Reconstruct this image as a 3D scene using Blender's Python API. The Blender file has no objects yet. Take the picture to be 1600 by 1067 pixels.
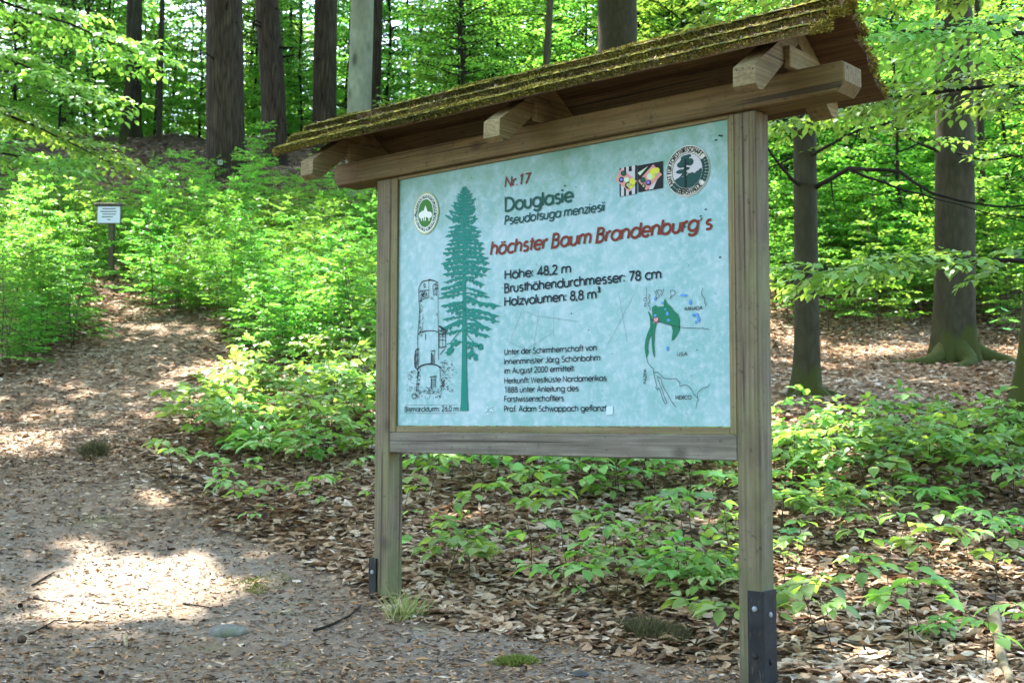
import bpy, math, random
import numpy as np
from math import sin, cos, pi, radians, sqrt, atan2, tan

# ------------------------------------------------------------------ camera, sky, sun, exposure
sc = bpy.context.scene
COL = sc.collection
F = 1910.5                       # focal length in photo pixels (1600 wide)
PITCH = 0.0673
CAMZ = 0.898
cd = bpy.data.cameras.new("camera"); cam = bpy.data.objects.new("camera", cd); COL.objects.link(cam)
cd.sensor_width = 36; cd.lens = F / 1600 * 36; cd.clip_start = 0.05; cd.clip_end = 600
cd.dof.use_dof = True; cd.dof.focus_distance = 4.9; cd.dof.aperture_fstop = 6.3
cam.location = (0, 0, CAMZ); cam.rotation_euler = (pi / 2 + PITCH, -0.0016, 0)
sc.camera = cam
SUN_EL, SUN_AZ = radians(60), radians(-38)      # azimuth from +Y, negative = to the left
SUN = np.array([sin(SUN_AZ) * cos(SUN_EL), cos(SUN_AZ) * cos(SUN_EL), sin(SUN_EL)])
w = bpy.data.worlds.new("World"); sc.world = w; w.use_nodes = True
nt = w.node_tree; bg = nt.nodes['Background']
sky = nt.nodes.new('ShaderNodeTexSky'); sky.sky_type = 'NISHITA'; sky.sun_disc = False
sky.sun_elevation = SUN_EL; sky.sun_rotation = SUN_AZ; sky.dust_density = 2.5; sky.air_density = 1.0
nt.links.new(sky.outputs[0], bg.inputs[0]); bg.inputs[1].default_value = 0.15
sl = bpy.data.lights.new("sun", 'SUN'); so = bpy.data.objects.new("sun", sl); COL.objects.link(so)
sl.energy = 3.0; sl.angle = radians(0.5); sl.color = (1.0, 0.95, 0.86)
from mathutils import Vector, Matrix
so.rotation_euler = Vector(SUN).to_track_quat('Z', 'Y').to_euler(); so.location = (0, 0, 30)
sc.view_settings.view_transform = 'Standard'; sc.view_settings.look = 'None'
sc.view_settings.gamma = 1; sc.view_settings.exposure = 3.75
cy = sc.cycles
cy.max_bounces = 7; cy.diffuse_bounces = 4; cy.glossy_bounces = 2; cy.transmission_bounces = 5
cy.transparent_max_bounces = 4; cy.caustics_reflective = False; cy.caustics_refractive = False
cy.use_denoising = True; cy.sample_clamp_indirect = 6

RNG = np.random.default_rng(7); random.seed(7)

# ------------------------------------------------------------------ helpers: tagging and linking
def tag(o, label=None, cat=None, group=None, kind=None):
    if label: o['label'] = label
    if cat: o['category'] = cat
    if group: o['group'] = group
    if kind: o['kind'] = kind
    return o

def empty(name, loc=(0, 0, 0), rz=0.0):
    o = bpy.data.objects.new(name, None); COL.objects.link(o)
    o.location = loc; o.rotation_euler = (0, 0, rz); o.empty_display_size = 0.1
    return o

class MB:
    """collects vertices and faces, links them as one mesh object"""
    def __init__(s): s.v = []; s.f = []; s.r = []; s.n = 0
    def add(s, V, Fs, r=None):
        V = np.asarray(V, float).reshape(-1, 3); Fs = np.asarray(Fs, int)
        s.v.append(V); s.f.append(Fs + s.n); s.n += len(V)
        s.r.append(np.full(len(Fs), RNG.random()) if r is None else np.broadcast_to(np.asarray(r, float), (len(Fs),)))
        return s
    def mesh(s, name, mat, smooth=False):
        me = bpy.data.meshes.new(name)
        if s.v:
            V = np.concatenate(s.v); me.vertices.add(len(V)); me.vertices.foreach_set('co', V.astype(np.float32).ravel())
            tot = np.concatenate([np.full(len(f), f.shape[1]) for f in s.f])
            loops = np.concatenate([f.ravel() for f in s.f])
            me.loops.add(len(loops)); me.loops.foreach_set('vertex_index', loops.astype(np.int32))
            me.polygons.add(len(tot)); st = np.concatenate([[0], np.cumsum(tot)[:-1]])
            me.polygons.foreach_set('loop_start', st.astype(np.int32))
            try: me.polygons.foreach_set('loop_total', tot.astype(np.int32))
            except Exception: pass
            me.polygons.foreach_set('use_smooth', np.full(len(tot), bool(smooth)))
            a = me.attributes.new('rnd', 'FLOAT', 'FACE'); a.data.foreach_set('value', np.concatenate(s.r).astype(np.float32))
        me.materials.append(mat); me.update(calc_edges=True); me.validate()
        return me
    def build(s, name, mat, parent=None, smooth=False, loc=None):
        o = bpy.data.objects.new(name, s.mesh(name, mat, smooth)); COL.objects.link(o)
        if parent: o.parent = parent
        if loc is not None: o.location = loc
        return o

def link_mesh(name, me, parent=None):
    o = bpy.data.objects.new(name, me); COL.objects.link(o)
    if parent: o.parent = parent
    return o

def copy_tree(o, parent=None):
    c = o.copy(); COL.objects.link(c)
    if parent: c.parent = parent
    for ch in list(o.children): copy_tree(ch, c)
    return c

def bevbox(mb, c, s, b=0.004, rot=None, r=None):
    """box with chamfered edges"""
    c = np.array(c, float); h = np.array(s, float) / 2; b = min(b, *(h * .45))
    V = []; idx = {}
    for sx in (-1, 1):
        for sy in (-1, 1):
            for sz in (-1, 1):
                for a in range(3):
                    p = np.array([sx, sy, sz]) * (h - b); p[a] = (sx, sy, sz)[a] * h[a]
                    idx[(sx, sy, sz, a)] = len(V); V.append(p)
    V = np.array(V)
    if rot is not None: V = V @ np.array(rot).T
    V = V + c
    Q, T = [], []
    S = (-1, 1)
    for a in range(3):
        o = [k for k in range(3) if k != a]
        for s_ in S:
            q = []
            for (i, j) in ((-1, -1), (1, -1), (1, 1), (-1, 1)):
                k = [0, 0, 0]; k[a] = s_; k[o[0]] = i; k[o[1]] = j; q.append(idx[(*k, a)])
            flip = (s_ > 0) == (a == 1)
            Q.append(q[::-1] if flip else q)
    for a in range(3):
        o = [k for k in range(3) if k != a]
        for i in S:
            for j in S:
                k0 = [0, 0, 0]; k0[a] = -1; k0[o[0]] = i; k0[o[1]] = j; k1 = list(k0); k1[a] = 1
                q = [idx[(*k0, o[0])], idx[(*k1, o[0])], idx[(*k1, o[1])], idx[(*k0, o[1])]]
                if (i * j > 0) == (a == 1): q = q[::-1]
                Q.append(q)
    for k in [(x, y, z) for x in S for y in S for z in S]:
        t = [idx[(*k, a)] for a in range(3)]
        T.append(t if k[0] * k[1] * k[2] > 0 else t[::-1])
    r0 = RNG.random() if r is None else r
    mb.add(V, Q, r0); mb.n -= 0
    base = mb.n - len(V)
    mb.f.append(np.array(T) + base); mb.r.append(np.full(len(T), r0))
    return mb

def prism(mb, poly, x0, x1):
    """polygon in (y,z) extruded along x"""
    poly = np.array(poly, float); n = len(poly)
    A = np.c_[np.full(n, x0), poly]; B = np.c_[np.full(n, x1), poly]
    r = RNG.random()
    mb.add(np.r_[A, B], [[i, (i + 1) % n, n + (i + 1) % n, n + i] for i in range(n)], r)
    b = mb.n - 2 * n
    for f in (list(range(n))[::-1], list(range(n, 2 * n))):
        mb.f.append(np.array([f]) + b); mb.r.append(np.array([r]))
    return mb

def tube(mb, pts, rad, k=6, r=None, cap=True):
    pts = np.asarray(pts, float); n = len(pts); rad = np.broadcast_to(np.asarray(rad, float), (n,))
    t = np.gradient(pts, axis=0); t /= np.linalg.norm(t, axis=1)[:, None] + 1e-12
    ref = np.array([0, 0, 1.]) if abs(t[:, 2]).mean() < .8 else np.array([1., 0, 0])
    a = np.cross(t, ref); a /= np.linalg.norm(a, axis=1)[:, None] + 1e-12
    b = np.cross(t, a)
    th = np.arange(k) * 2 * pi / k
    V = pts[:, None] + rad[:, None, None] * (np.cos(th)[None, :, None] * a[:, None] + np.sin(th)[None, :, None] * b[:, None])
    i = np.arange(n - 1)[:, None] * k; j = np.arange(k)[None]; j2 = (j + 1) % k
    Q = np.stack([i + j, i + j2, i + k + j2, i + k + j], -1).reshape(-1, 4)
    r = RNG.random() if r is None else r
    mb.add(V.reshape(-1, 3), Q, r)
    if cap:
        b0 = mb.n - n * k
        mb.f.append(np.array([list(range(k))[::-1]]) + b0); mb.r.append(np.array([r]))
        mb.f.append(np.array([list(range((n - 1) * k, n * k))]) + b0); mb.r.append(np.array([r]))
    return mb

# smooth pseudo noise (sum of sines), vectorised
_NS = [(RNG.normal(size=3) , RNG.random() * 6.28) for _ in range(40)]
def sn(p, scale, o=0, n=6):
    p = np.asarray(p, float) * scale; s = 0
    for k in range(n):
        a, ph = _NS[(o * 7 + k) % 40]; s = s + np.sin(p @ (a * (1 + .35 * k)) + ph)
    return s / n * 1.4

# ------------------------------------------------------------------ materials
class NT:
    def __init__(s, name):
        s.m = bpy.data.materials.new(name); s.m.use_nodes = True; s.t = s.m.node_tree
        s.p = s.t.nodes['Principled BSDF']; s.out = s.t.nodes['Material Output']
    def n(s, typ, ins=None, **kw):
        d = s.t.nodes.new('ShaderNode' + typ)
        for k, v in kw.items(): setattr(d, k, v)
        for k, v in (ins or {}).items():
            if hasattr(v, 'is_output') or isinstance(v, bpy.types.NodeSocket): s.t.links.new(v, d.inputs[k])
            else: d.inputs[k].default_value = v
        return d
    def l(s, a, b): s.t.links.new(a, b)
    def ramp(s, fac, stops):
        d = s.n('ValToRGB'); e = d.color_ramp.elements
        while len(e) < len(stops): e.new(.5)
        for i, (p, c) in enumerate(stops):
            e[i].position = p; e[i].color = (*c, 1) if len(c) == 3 else c
        s.l(fac, d.inputs[0]); return d.outputs[0]
    def noise(s, vec, scale, detail=4, rough=.55):
        d = s.n('TexNoise', {'Scale': scale, 'Detail': detail, 'Roughness': rough}); s.l(vec, d.inputs['Vector']); return d.outputs['Fac']
    def mix(s, f, a, b, blend='MIX'):
        d = s.n('Mix', data_type='RGBA', blend_type=blend)
        for k, v in ((0, f), (6, a), (7, b)):
            if isinstance(v, bpy.types.NodeSocket): s.l(v, d.inputs[k])
            else: d.inputs[k].default_value = v if k == 0 else (*v, 1)
        return d.outputs[2]
    def math(s, op, a, b=0.0):
        d = s.n('Math', operation=op)
        for k, v in ((0, a), (1, b)):
            if isinstance(v, bpy.types.NodeSocket): s.l(v, d.inputs[k])
            else: d.inputs[k].default_value = v
        return d.outputs[0]
    def obj(s, scale=(1, 1, 1)):
        tc = s.n('TexCoord'); mp = s.n('Mapping'); mp.inputs['Scale'].default_value = scale
        s.l(tc.outputs['Object'], mp.inputs['Vector']); return mp.outputs[0]
    def bump(s, h, strength=.4, dist=.01):
        b = s.n('Bump', {'Strength': strength, 'Distance': dist}); s.l(h, b.inputs['Height']); s.l(b.outputs[0], s.p.inputs['Normal'])
    def base(s, c, rough=.8, spec=.3):
        if isinstance(c, bpy.types.NodeSocket): s.l(c, s.p.inputs['Base Color'])
        else: s.p.inputs['Base Color'].default_value = (*c, 1)
        s.p.inputs['Roughness'].default_value = rough; s.p.inputs['Specular IOR Level'].default_value = spec
        return s.m

def flat(name, c, rough=.6, spec=.3):
    return NT(name).base(c, rough, spec)

def wood(name, axis, cols, moss=.35, seed=0.0):
    N = NT(name)
    sc_ = [26, 26, 26]; sc_[axis] = 1.1
    tc = N.n('TexCoord'); mp = N.n('Mapping'); mp.inputs['Scale'].default_value = sc_; mp.inputs['Location'].default_value = (seed, seed * 2, seed)
    N.l(tc.outputs['Object'], mp.inputs[0]); v = mp.outputs[0]
    warp = N.noise(v, .35, 2)
    g1 = N.noise(v, 2.6, 9, .72)
    wv = N.n('TexWave', {'Scale': .7, 'Distortion': 14.0, 'Detail': 4.0, 'Detail Scale': .5}, bands_direction='XYZ'[(axis + 1) % 3]); N.l(v, wv.inputs[0])
    g = N.math('ADD', N.math('MULTIPLY', g1, .88), N.math('MULTIPLY', wv.outputs['Fac'], .12))
    c = N.ramp(g, [(.25, cols[0]), (.5, cols[1]), (.75, cols[2])])
    big = N.noise(N.obj((3, 3, 3)), 1.3, 4)
    c = N.mix(N.math('MULTIPLY', N.ramp(big, [(.42, (0, 0, 0)), (.7, (1, 1, 1))]), moss), c, (.12, .14, .05))
    fine = N.noise(N.obj((1, 1, 1)), 45, 3)
    c = N.mix(N.ramp(fine, [(.62, (0, 0, 0)), (.75, (.6, .6, .6))]), c, tuple(x * .45 for x in cols[0]))
    cs = [70, 70, 70]; cs[axis] = .9
    cz = N.noise(N.obj(cs), .55, 2, .4)
    ck = N.ramp(cz, [(.655, (0, 0, 0)), (.675, (1, 1, 1))])
    c = N.mix(N.math('MULTIPLY', ck, .75), c, (.018, .014, .009))
    ks = [5, 5, 5]; ks[axis] = 3
    kn = N.n('TexVoronoi', {'Scale': 1.0}); N.l(N.obj(ks), kn.inputs['Vector'])
    c = N.mix(N.math('MULTIPLY', N.ramp(kn.outputs['Distance'], [(.05, (1, 1, 1)), (.16, (0, 0, 0))]), .65), c, tuple(x * .5 for x in cols[0]))
    st = N.noise(N.obj((2.2, 2.2, 2.2)), 2.0, 5, .6)
    c = N.mix(N.ramp(st, [(.5, (0, 0, 0)), (.72, (.5, .5, .5))]), c, tuple(x * .5 for x in cols[1]))
    g = N.math('SUBTRACT', g, N.math('MULTIPLY', ck, .5))
    if name == 'post_wood':      # green algae and splashed soil at the foot
        sz = N.n('SeparateXYZ'); N.l(tc.outputs['Object'], sz.inputs[0])
        ft = N.math('ADD', N.math('SUBTRACT', .42, sz.outputs[2]), N.math('MULTIPLY', N.math('SUBTRACT', st, .5), 1.6))
        c = N.mix(N.ramp(ft, [(.05, (0, 0, 0)), (.45, (.6, .6, .6))]), c, (.075, .085, .035))
        ft2 = N.math('ADD', N.math('SUBTRACT', .05, sz.outputs[2]), N.math('MULTIPLY', N.math('SUBTRACT', st, .5), .4))
        c = N.mix(N.ramp(ft2, [(0, (0, 0, 0)), (.1, (.7, .7, .7))]), c, (.05, .04, .03))
    rn = N.n('Attribute', attribute_name='rnd').outputs['Fac']
    hsv = N.n('HueSaturation'); N.l(c, hsv.inputs['Color']); N.l(N.math('ADD', N.math('MULTIPLY', rn, .3), .85), hsv.inputs['Value'])
    N.bump(g, .5, .004)
    return N.base(hsv.outputs[0], .82, .25)

GREY = ((.042, .031, .018), (.097, .077, .048), (.16, .133, .092))
BROWN = ((.05, .030, .010), (.107, .072, .027), (.17, .122, .055))
M = {}
M['post'] = wood('post_wood', 2, GREY, .45)
M['rail'] = wood('rail_wood', 0, ((.055, .046, .035), (.115, .10, .08), (.20, .18, .15)), .15, 3.)
M['beam'] = wood('beam_wood', 0, BROWN, .15, 5.)
M['rafter'] = wood('rafter_wood', 1, ((.08, .055, .022), (.16, .12, .055), (.25, .20, .11)), .25, 7.)
M['board'] = wood('roof_wood', 0, ((.045, .024, .010), (.095, .055, .024), (.16, .10, .05)), .1, 9.)
M['batten'] = wood('batten_wood', 2, ((.065, .05, .024), (.13, .10, .05), (.20, .165, .09)), .4, 2.)
M['battenx'] = wood('batten_wood_flat', 0, ((.065, .05, .024), (.13, .10, .05), (.20, .165, .09)), .4, 4.)

def leafmat(name, stops, tr=.45, sat=1.0):
    N = NT(name)
    rn = N.n('Attribute', attribute_name='rnd').outputs['Fac']
    c = N.ramp(rn, stops)
    oi = N.n('ObjectInfo').outputs['Random']
    hsv = N.n('HueSaturation'); N.l(c, hsv.inputs['Color'])
    N.l(N.math('ADD', N.math('MULTIPLY', oi, .045), .478), hsv.inputs['Hue']); N.l(N.math('ADD', N.math('MULTIPLY', oi, .45), .72), hsv.inputs['Value'])
    c = hsv.outputs[0]
    N.base(c, .42, .4)
    tb = N.n('BsdfTranslucent')
    t2 = N.mix(1.0, c, (1.75, 1.55, .75), 'MULTIPLY'); N.l(t2, tb.inputs[0])
    mx = N.n('MixShader'); mx.inputs[0].default_value = tr
    N.l(N.p.outputs[0], mx.inputs[1]); N.l(tb.outputs[0], mx.inputs[2]); N.l(mx.outputs[0], N.out.inputs[0])
    return N.m
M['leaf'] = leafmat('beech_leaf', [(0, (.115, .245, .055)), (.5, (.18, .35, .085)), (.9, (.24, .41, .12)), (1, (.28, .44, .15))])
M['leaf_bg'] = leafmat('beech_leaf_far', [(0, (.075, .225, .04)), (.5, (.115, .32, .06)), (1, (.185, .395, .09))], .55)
M['maple'] = leafmat('maple_leaf', [(0, (.05, .19, .05)), (1, (.08, .25, .07))], .35)
M['shade_canopy'] = leafmat('shade_canopy_leaf', [(0, (.04, .13, .015)), (1, (.08, .22, .02))], .35)

def litter():
    N = NT('dry_leaf')
    rn = N.n('Attribute', attribute_name='rnd').outputs['Fac']
    c = N.ramp(rn, [(0, (.045, .024, .013)), (.13, (.15, .072, .03)), (.33, (.29, .175, .092)), (.62, (.42, .30, .195)), (.9, (.52, .41, .30)), (1, (.58, .49, .40))])
    f = N.noise(N.obj(), 60, 3)
    c = N.mix(N.ramp(f, [(.45, (0, 0, 0)), (.75, (.55, .55, .55))]), c, (.10, .055, .025))
    N.base(c, .6, .35)
    tb = N.n('BsdfTranslucent'); N.l(c, tb.inputs[0]); mx = N.n('MixShader'); mx.inputs[0].default_value = .2
    N.l(N.p.outputs[0], mx.inputs[1]); N.l(tb.outputs[0], mx.inputs[2]); N.l(mx.outputs[0], N.out.inputs[0])
    return N.m
M['litter'] = litter()

def needle():
    N = NT('needle_litter'); rn = N.n('Attribute', attribute_name='rnd').outputs['Fac']
    return N.base(N.ramp(rn, [(0, (.02, .014, .01)), (.35, (.07, .038, .02)), (.6, (.20, .10, .04)), (.85, (.33, .19, .09)), (1, (.40, .33, .26))]), .7, .2)
M['needle'] = needle()

def mossmat(name, stops):
    N = NT(name); rn = N.n('Attribute', attribute_name='rnd').outputs['Fac']
    return N.base(N.ramp(rn, stops), .85, .15)
M['moss'] = mossmat('roof_moss', [(0, (.034, .034, .008)), (.3, (.125, .113, .018)), (.6, (.27, .225, .034)), (.85, (.38, .29, .062)), (1, (.42, .25, .085))])
M['moss_g'] = mossmat('ground_moss', [(0, (.05, .07, .012)), (.6, (.12, .15, .025)), (1, (.22, .24, .05))])
M['tuft'] = mossmat('dark_moss', [(0, (.03, .03, .013)), (.6, (.075, .07, .026)), (1, (.16, .13, .06))])
M['grass'] = mossmat('dry_grass', [(0, (.10, .17, .03)), (.5, (.22, .25, .07)), (1, (.38, .32, .17))])

def bark(name, cols, zs, fiss, moss=0.0, mossz=.6):
    N = NT(name)
    v = N.obj((14, 14, zs) if fiss < .4 else (24, 24, zs))
    vo = N.n('TexVoronoi', {'Scale': 1.0}, feature='DISTANCE_TO_EDGE'); 
    nz = N.noise(v, .9, 5)
    vv = N.n('VectorMath', operation='ADD'); N.l(v, vv.inputs[0])
    nn = N.n('TexNoise', {'Scale': .7, 'Detail': 4.0}); N.l(v, nn.inputs[0]); N.l(nn.outputs['Color'], vv.inputs[1]); N.l(vv.outputs[0], vo.inputs['Vector'])
    cr = N.ramp(vo.outputs['Distance'], [(0, (0, 0, 0)), (.25, (1, 1, 1))])
    h = N.mix(fiss, nz, cr)
    c = N.ramp(h, [(.15, cols[0]), (.5, cols[1]), (.9, cols[2])])
    b = N.noise(N.obj((1.5, 1.5, .9)), 1.6, 5)
    c = N.mix(N.ramp(b, [(.4, (0, 0, 0)), (.68, (.65, .65, .65))]), c, tuple(x * .55 for x in cols[1]))
    if 'pale' in name:      # branch scars
        kn = N.n('TexVoronoi', {'Scale': 1.0}); N.l(N.obj((3.2, 3.2, 1.5)), kn.inputs['Vector'])
        c = N.mix(N.math('MULTIPLY', N.ramp(kn.outputs['Distance'], [(.10, (1, 1, 1)), (.26, (0, 0, 0))]), .8), c, (.05, .052, .04))
    if moss:
        tc = N.n('TexCoord'); sx = N.n('SeparateXYZ'); N.l(tc.outputs['Object'], sx.inputs[0])
        mz = N.math('SUBTRACT', 1.0, N.math('DIVIDE', sx.outputs[2], mossz))
        mk = N.math('ADD', mz, N.math('MULTIPLY', N.math('SUBTRACT', N.noise(N.obj((3, 3, 2)), 1.5, 4), .5), 2.2))
        c = N.mix(N.math('MULTIPLY', N.ramp(mk, [(.35, (0, 0, 0)), (.7, (1, 1, 1))]), moss), c, (.04, .048, .009))
    N.bump(h, .7, .03 if fiss > .4 else .008)
    return N.base(c, .9, .15)
M['douglas'] = bark('douglas_bark', ((.014, .010, .007), (.050, .036, .025), (.10, .075, .053)), 1.7, .45)
M['beech'] = bark('beech_bark', ((.020, .018, .009), (.038, .034, .018), (.062, .056, .033)), 5., .2, .9, .55)
M['beech_pale'] = bark('pale_beech_bark', ((.15, .165, .125), (.23, .25, .19), (.31, .33, .26)), 6., .08, .25, 1.5)
M['darkbark'] = bark('dark_bark', ((.014, .011, .008), (.04, .032, .022), (.075, .06, .045)), 3., .5, .3, 1.)
M['mossbark'] = bark('mossy_bark', ((.02, .018, .012), (.055, .05, .03), (.09, .085, .05)), 3., .2, 1., 3.)
M['stem'] = flat('sapling_stem', (.045, .032, .02), .8)
M['twig'] = bark('twig_bark', ((.008, .0065, .0045), (.018, .0145, .010), (.035, .029, .02)), 10., .2)

def metal():
    N = NT('painted_steel'); a = N.noise(N.obj(), 9, 6)
    c = N.ramp(a, [(.35, (.005, .0055, .006)), (.6, (.012, .013, .014)), (.8, (.03, .027, .022))])
    b2 = N.noise(N.obj((6, 6, 2)), 5, 6, .7); c = N.mix(N.ramp(b2, [(.55, (0, 0, 0)), (.72, (.8, .8, .8))]), c, (.035, .02, .011))
    b3 = N.noise(N.obj((30, 30, 5)), 4, 3); c = N.mix(N.ramp(b3, [(.62, (0, 0, 0)), (.7, (.7, .7, .7))]), c, (.045, .05, .04))
    N.p.inputs['Metallic'].default_value = 0; N.bump(a, .15, .003)
    return N.base(c, .65, .2)
M['steel'] = metal()
M['bolt'] = flat('galvanised_bolt', (.15, .16, .18), .5, .5)

def panelmat():
    N = NT('printed_panel')
    v = N.obj((1, 1, 1))
    a = N.noise(v, 3.2, 6, .65); b = N.noise(v, 26, 4, .7); s = N.noise(v, 9, 5, .7)
    c = N.ramp(a, [(.30, (.108, .25, .242)), (.5, (.155, .29, .295)), (.72, (.25, .345, .37))])
    c = N.mix(N.ramp(b, [(.46, (0, 0, 0)), (.70, (.7, .7, .7))]), c, (.30, .38, .42))
    # green algae film and pale scuffs towards the top edge, under the roof drip
    tc = N.n('TexCoord'); sx = N.n('SeparateXYZ'); N.l(tc.outputs['Object'], sx.inputs[0])
    g = N.math('ADD', N.math('MULTIPLY', N.math('SUBTRACT', sx.outputs[2], .936), 2.7), N.math('MULTIPLY', N.math('SUBTRACT', s, .5), 2.4))
    gm = N.ramp(g, [(-.0, (0, 0, 0)), (.75, (.9, .9, .9))])
    c = N.mix(gm, c, (.08, .195, .13))
    g2 = N.math('ADD', N.math('MULTIPLY', N.math('SUBTRACT', sx.outputs[2], 1.2), 3.4), N.math('MULTIPLY', N.math('SUBTRACT', N.noise(v, 14, 4), .5), 3.2))
    c = N.mix(N.ramp(g2, [(.25, (0, 0, 0)), (.8, (.75, .75, .75))]), c, (.18, .245, .165))
    return N.base(c, .45, .25)
M['panel'] = panelmat()

# ------------------------------------------------------------------ pixel rays, ground
def ray(px, py):
    x = (px - 800) / F; y = -(py - 533.5) / F
    x, y = x - .0016 * y, y + .0016 * x
    return np.array([x, cos(PITCH) - y * sin(PITCH), sin(PITCH) + y * cos(PITCH)])

LP = np.array([(-30, -2.5), (-10, -1.0), (0, -.35), (4, -.1), (5.9, 0), (7.5, .38), (9.5, .9), (14, 2.1), (17, 2.8), (23, 5.5), (30, 8.0), (40, 9.3), (80, 10.5), (300, 12)])
RP = np.array([(-30, -2.7), (-10, -1.2), (0, -.5), (4, -.15), (5.5, -.03), (7.5, .35), (9.7, .93), (12, 1.24), (16, 1.9), (20, 3.3), (25, 5.3), (32, 8.0), (40, 9.3), (80, 10.5), (300, 12)])
def ground_z(X, Y, noise=True):
    X = np.asarray(X, float); Y = np.asarray(Y, float)
    a = sum(np.interp(Y + d, LP[:, 0], LP[:, 1]) for d in (-.8, -.4, 0, .4, .8)) / 5
    b = sum(np.interp(Y + d, RP[:, 0], RP[:, 1]) for d in (-.8, -.4, 0, .4, .8)) / 5
    t = np.clip((X + 1) / 4.5, 0, 1); t = t * t * (3 - 2 * t)
    z = a * (1 - t) + b * t
    if noise:
        p = np.stack([X, Y, X * 0], -1)
        z = z + .018 * sn(p, 2.3, 1) + .012 * sn(p, 6, 2) + np.clip((Y - 7) / 12, 0, 1) * .16 * sn(p, .55, 3)
    return z
_T = np.r_[np.arange(2.5, 16, .08), np.arange(16, 45, .3), np.arange(45, 130, 2.)]
def hit(px, py):
    """where the ray through a photo pixel meets the ground"""
    d = ray(px, py); o = np.array([0, 0, CAMZ]); P = o + np.outer(_T, d)
    b = np.nonzero(P[:, 2] < ground_z(P[:, 0], P[:, 1]))[0]
    if not len(b) or b[0] == 0: return P[-1]
    t = np.linspace(_T[b[0] - 1], _T[b[0]], 12); P = o + np.outer(t, d)
    b = np.nonzero(P[:, 2] < ground_z(P[:, 0], P[:, 1]))[0]
    return P[b[0] if len(b) else -1]
def at(px, py, Y):
    d = ray(px, py); return np.array([0, 0, CAMZ]) + d * (Y / d[1])

PR = np.array([hit(*q)[:2] for q in ((1230, 1066), (1000, 1030), (820, 1000), (640, 968), (520, 900), (400, 850), (300, 790), (235, 730), (225, 660), (290, 600), (340, 560), (335, 515), (300, 500))])
PLf = np.array([hit(*q)[:2] for q in ((1, 600), (95, 552), (150, 525), (200, 503))])
PR = PR[np.argsort(PR[:, 1])]; PLf = PLf[np.argsort(PLf[:, 1])]
YEND = PR[-1, 1]
def path_w(X, Y):
    X = np.asarray(X, float); Y = np.asarray(Y, float)
    xr = np.interp(Y, PR[:, 1], PR[:, 0]); xl = np.where(Y < PLf[0, 1], -7.0, np.interp(Y, PLf[:, 1], PLf[:, 0]))
    p = np.stack([X, Y, X * 0], -1)
    d = np.minimum(xr - X, X - xl) + .12 * sn(p, 3, 4) + .06 * sn(p, 9, 5)
    d = np.minimum(d, (YEND + .3 - Y) * .6)
    return np.clip(d / .45 + .5, 0, 1)
def dirt_w(X, Y):
    '''bare soil shows only on the near, trodden part of the path; farther up it is covered with leaves'''
    q = np.clip((np.asarray(Y) - 6.6 + .5 * sn(np.stack([X, Y, np.asarray(X) * 0], -1), 1.2, 9)) / 1.6, 0, 1)
    return path_w(X, Y) * (1 - .82 * q)

def groundmat():
    N = NT('forest_floor')
    geo = N.n('NewGeometry').outputs['Position']
    pw = N.n('Attribute', attribute_name='path').outputs['Fac']
    # dirt
    n1 = N.noise(geo, 2.2, 7, .65); n2 = N.noise(geo, 55, 6, .75); n3 = N.noise(geo, 160, 3, .7)
    dirt = N.ramp(n2, [(.28, (.05, .04, .029)), (.45, (.15, .122, .094)), (.6, (.24, .20, .162)), (.78, (.38, .335, .285))])
    dirt = N.mix(N.ramp(n1, [(.35, (0, 0, 0)), (.65, (.75, .75, .75))]), dirt, (.13, .09, .058))
    dirt = N.mix(N.ramp(n3, [(.60, (0, 0, 0)), (.66, (.7, .7, .7))]), dirt, (.25, .135, .06))
    mo = N.noise(geo, 1.7, 6, .7)
    dirt = N.mix(N.ramp(mo, [(.60, (0, 0, 0)), (.72, (.6, .6, .6))]), dirt, (.10, .13, .03))
    # leaf litter base
    vo = N.n('TexVoronoi', {'Scale': 20.0, 'Randomness': 1.0}); N.l(geo, vo.inputs['Vector'])
    sp = N.n('SeparateColor'); N.l(vo.outputs['Color'], sp.inputs[0])
    lit = N.ramp(sp.outputs[0], [(0, (.05, .025, .012)), (.3, (.13, .07, .03)), (.6, (.24, .15, .08)), (.85, (.34, .24, .15)), (1, (.40, .32, .22))])
    ed = N.n('TexVoronoi', {'Scale': 20.0}, feature='DISTANCE_TO_EDGE'); N.l(geo, ed.inputs['Vector'])
    lit = N.mix(N.ramp(ed.outputs['Distance'], [(0, (1, 1, 1)), (.13, (0, 0, 0))]), lit, (.03, .018, .01))
    dk = N.noise(geo, .35, 4)
    lit = N.mix(N.ramp(dk, [(.5, (0, 0, 0)), (.7, (.6, .6, .6))]), lit, (.06, .04, .025))
    fw = N.n('Attribute', attribute_name='fir').outputs['Fac']     # darker soil under the firs
    lit = N.mix(N.math('MULTIPLY', fw, N.ramp(n2, [(.3, (1, 1, 1)), (.75, (.55, .55, .55))])), lit, (.045, .032, .021))
    c = N.mix(pw, lit, dirt)
    h = N.math('ADD', N.math('MULTIPLY', n2, .7), N.math('MULTIPLY', sp.outputs[1], .3))
    N.bump(h, .6, .02)
    return N.base(c, .9, .15)
M['ground'] = groundmat()

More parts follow.
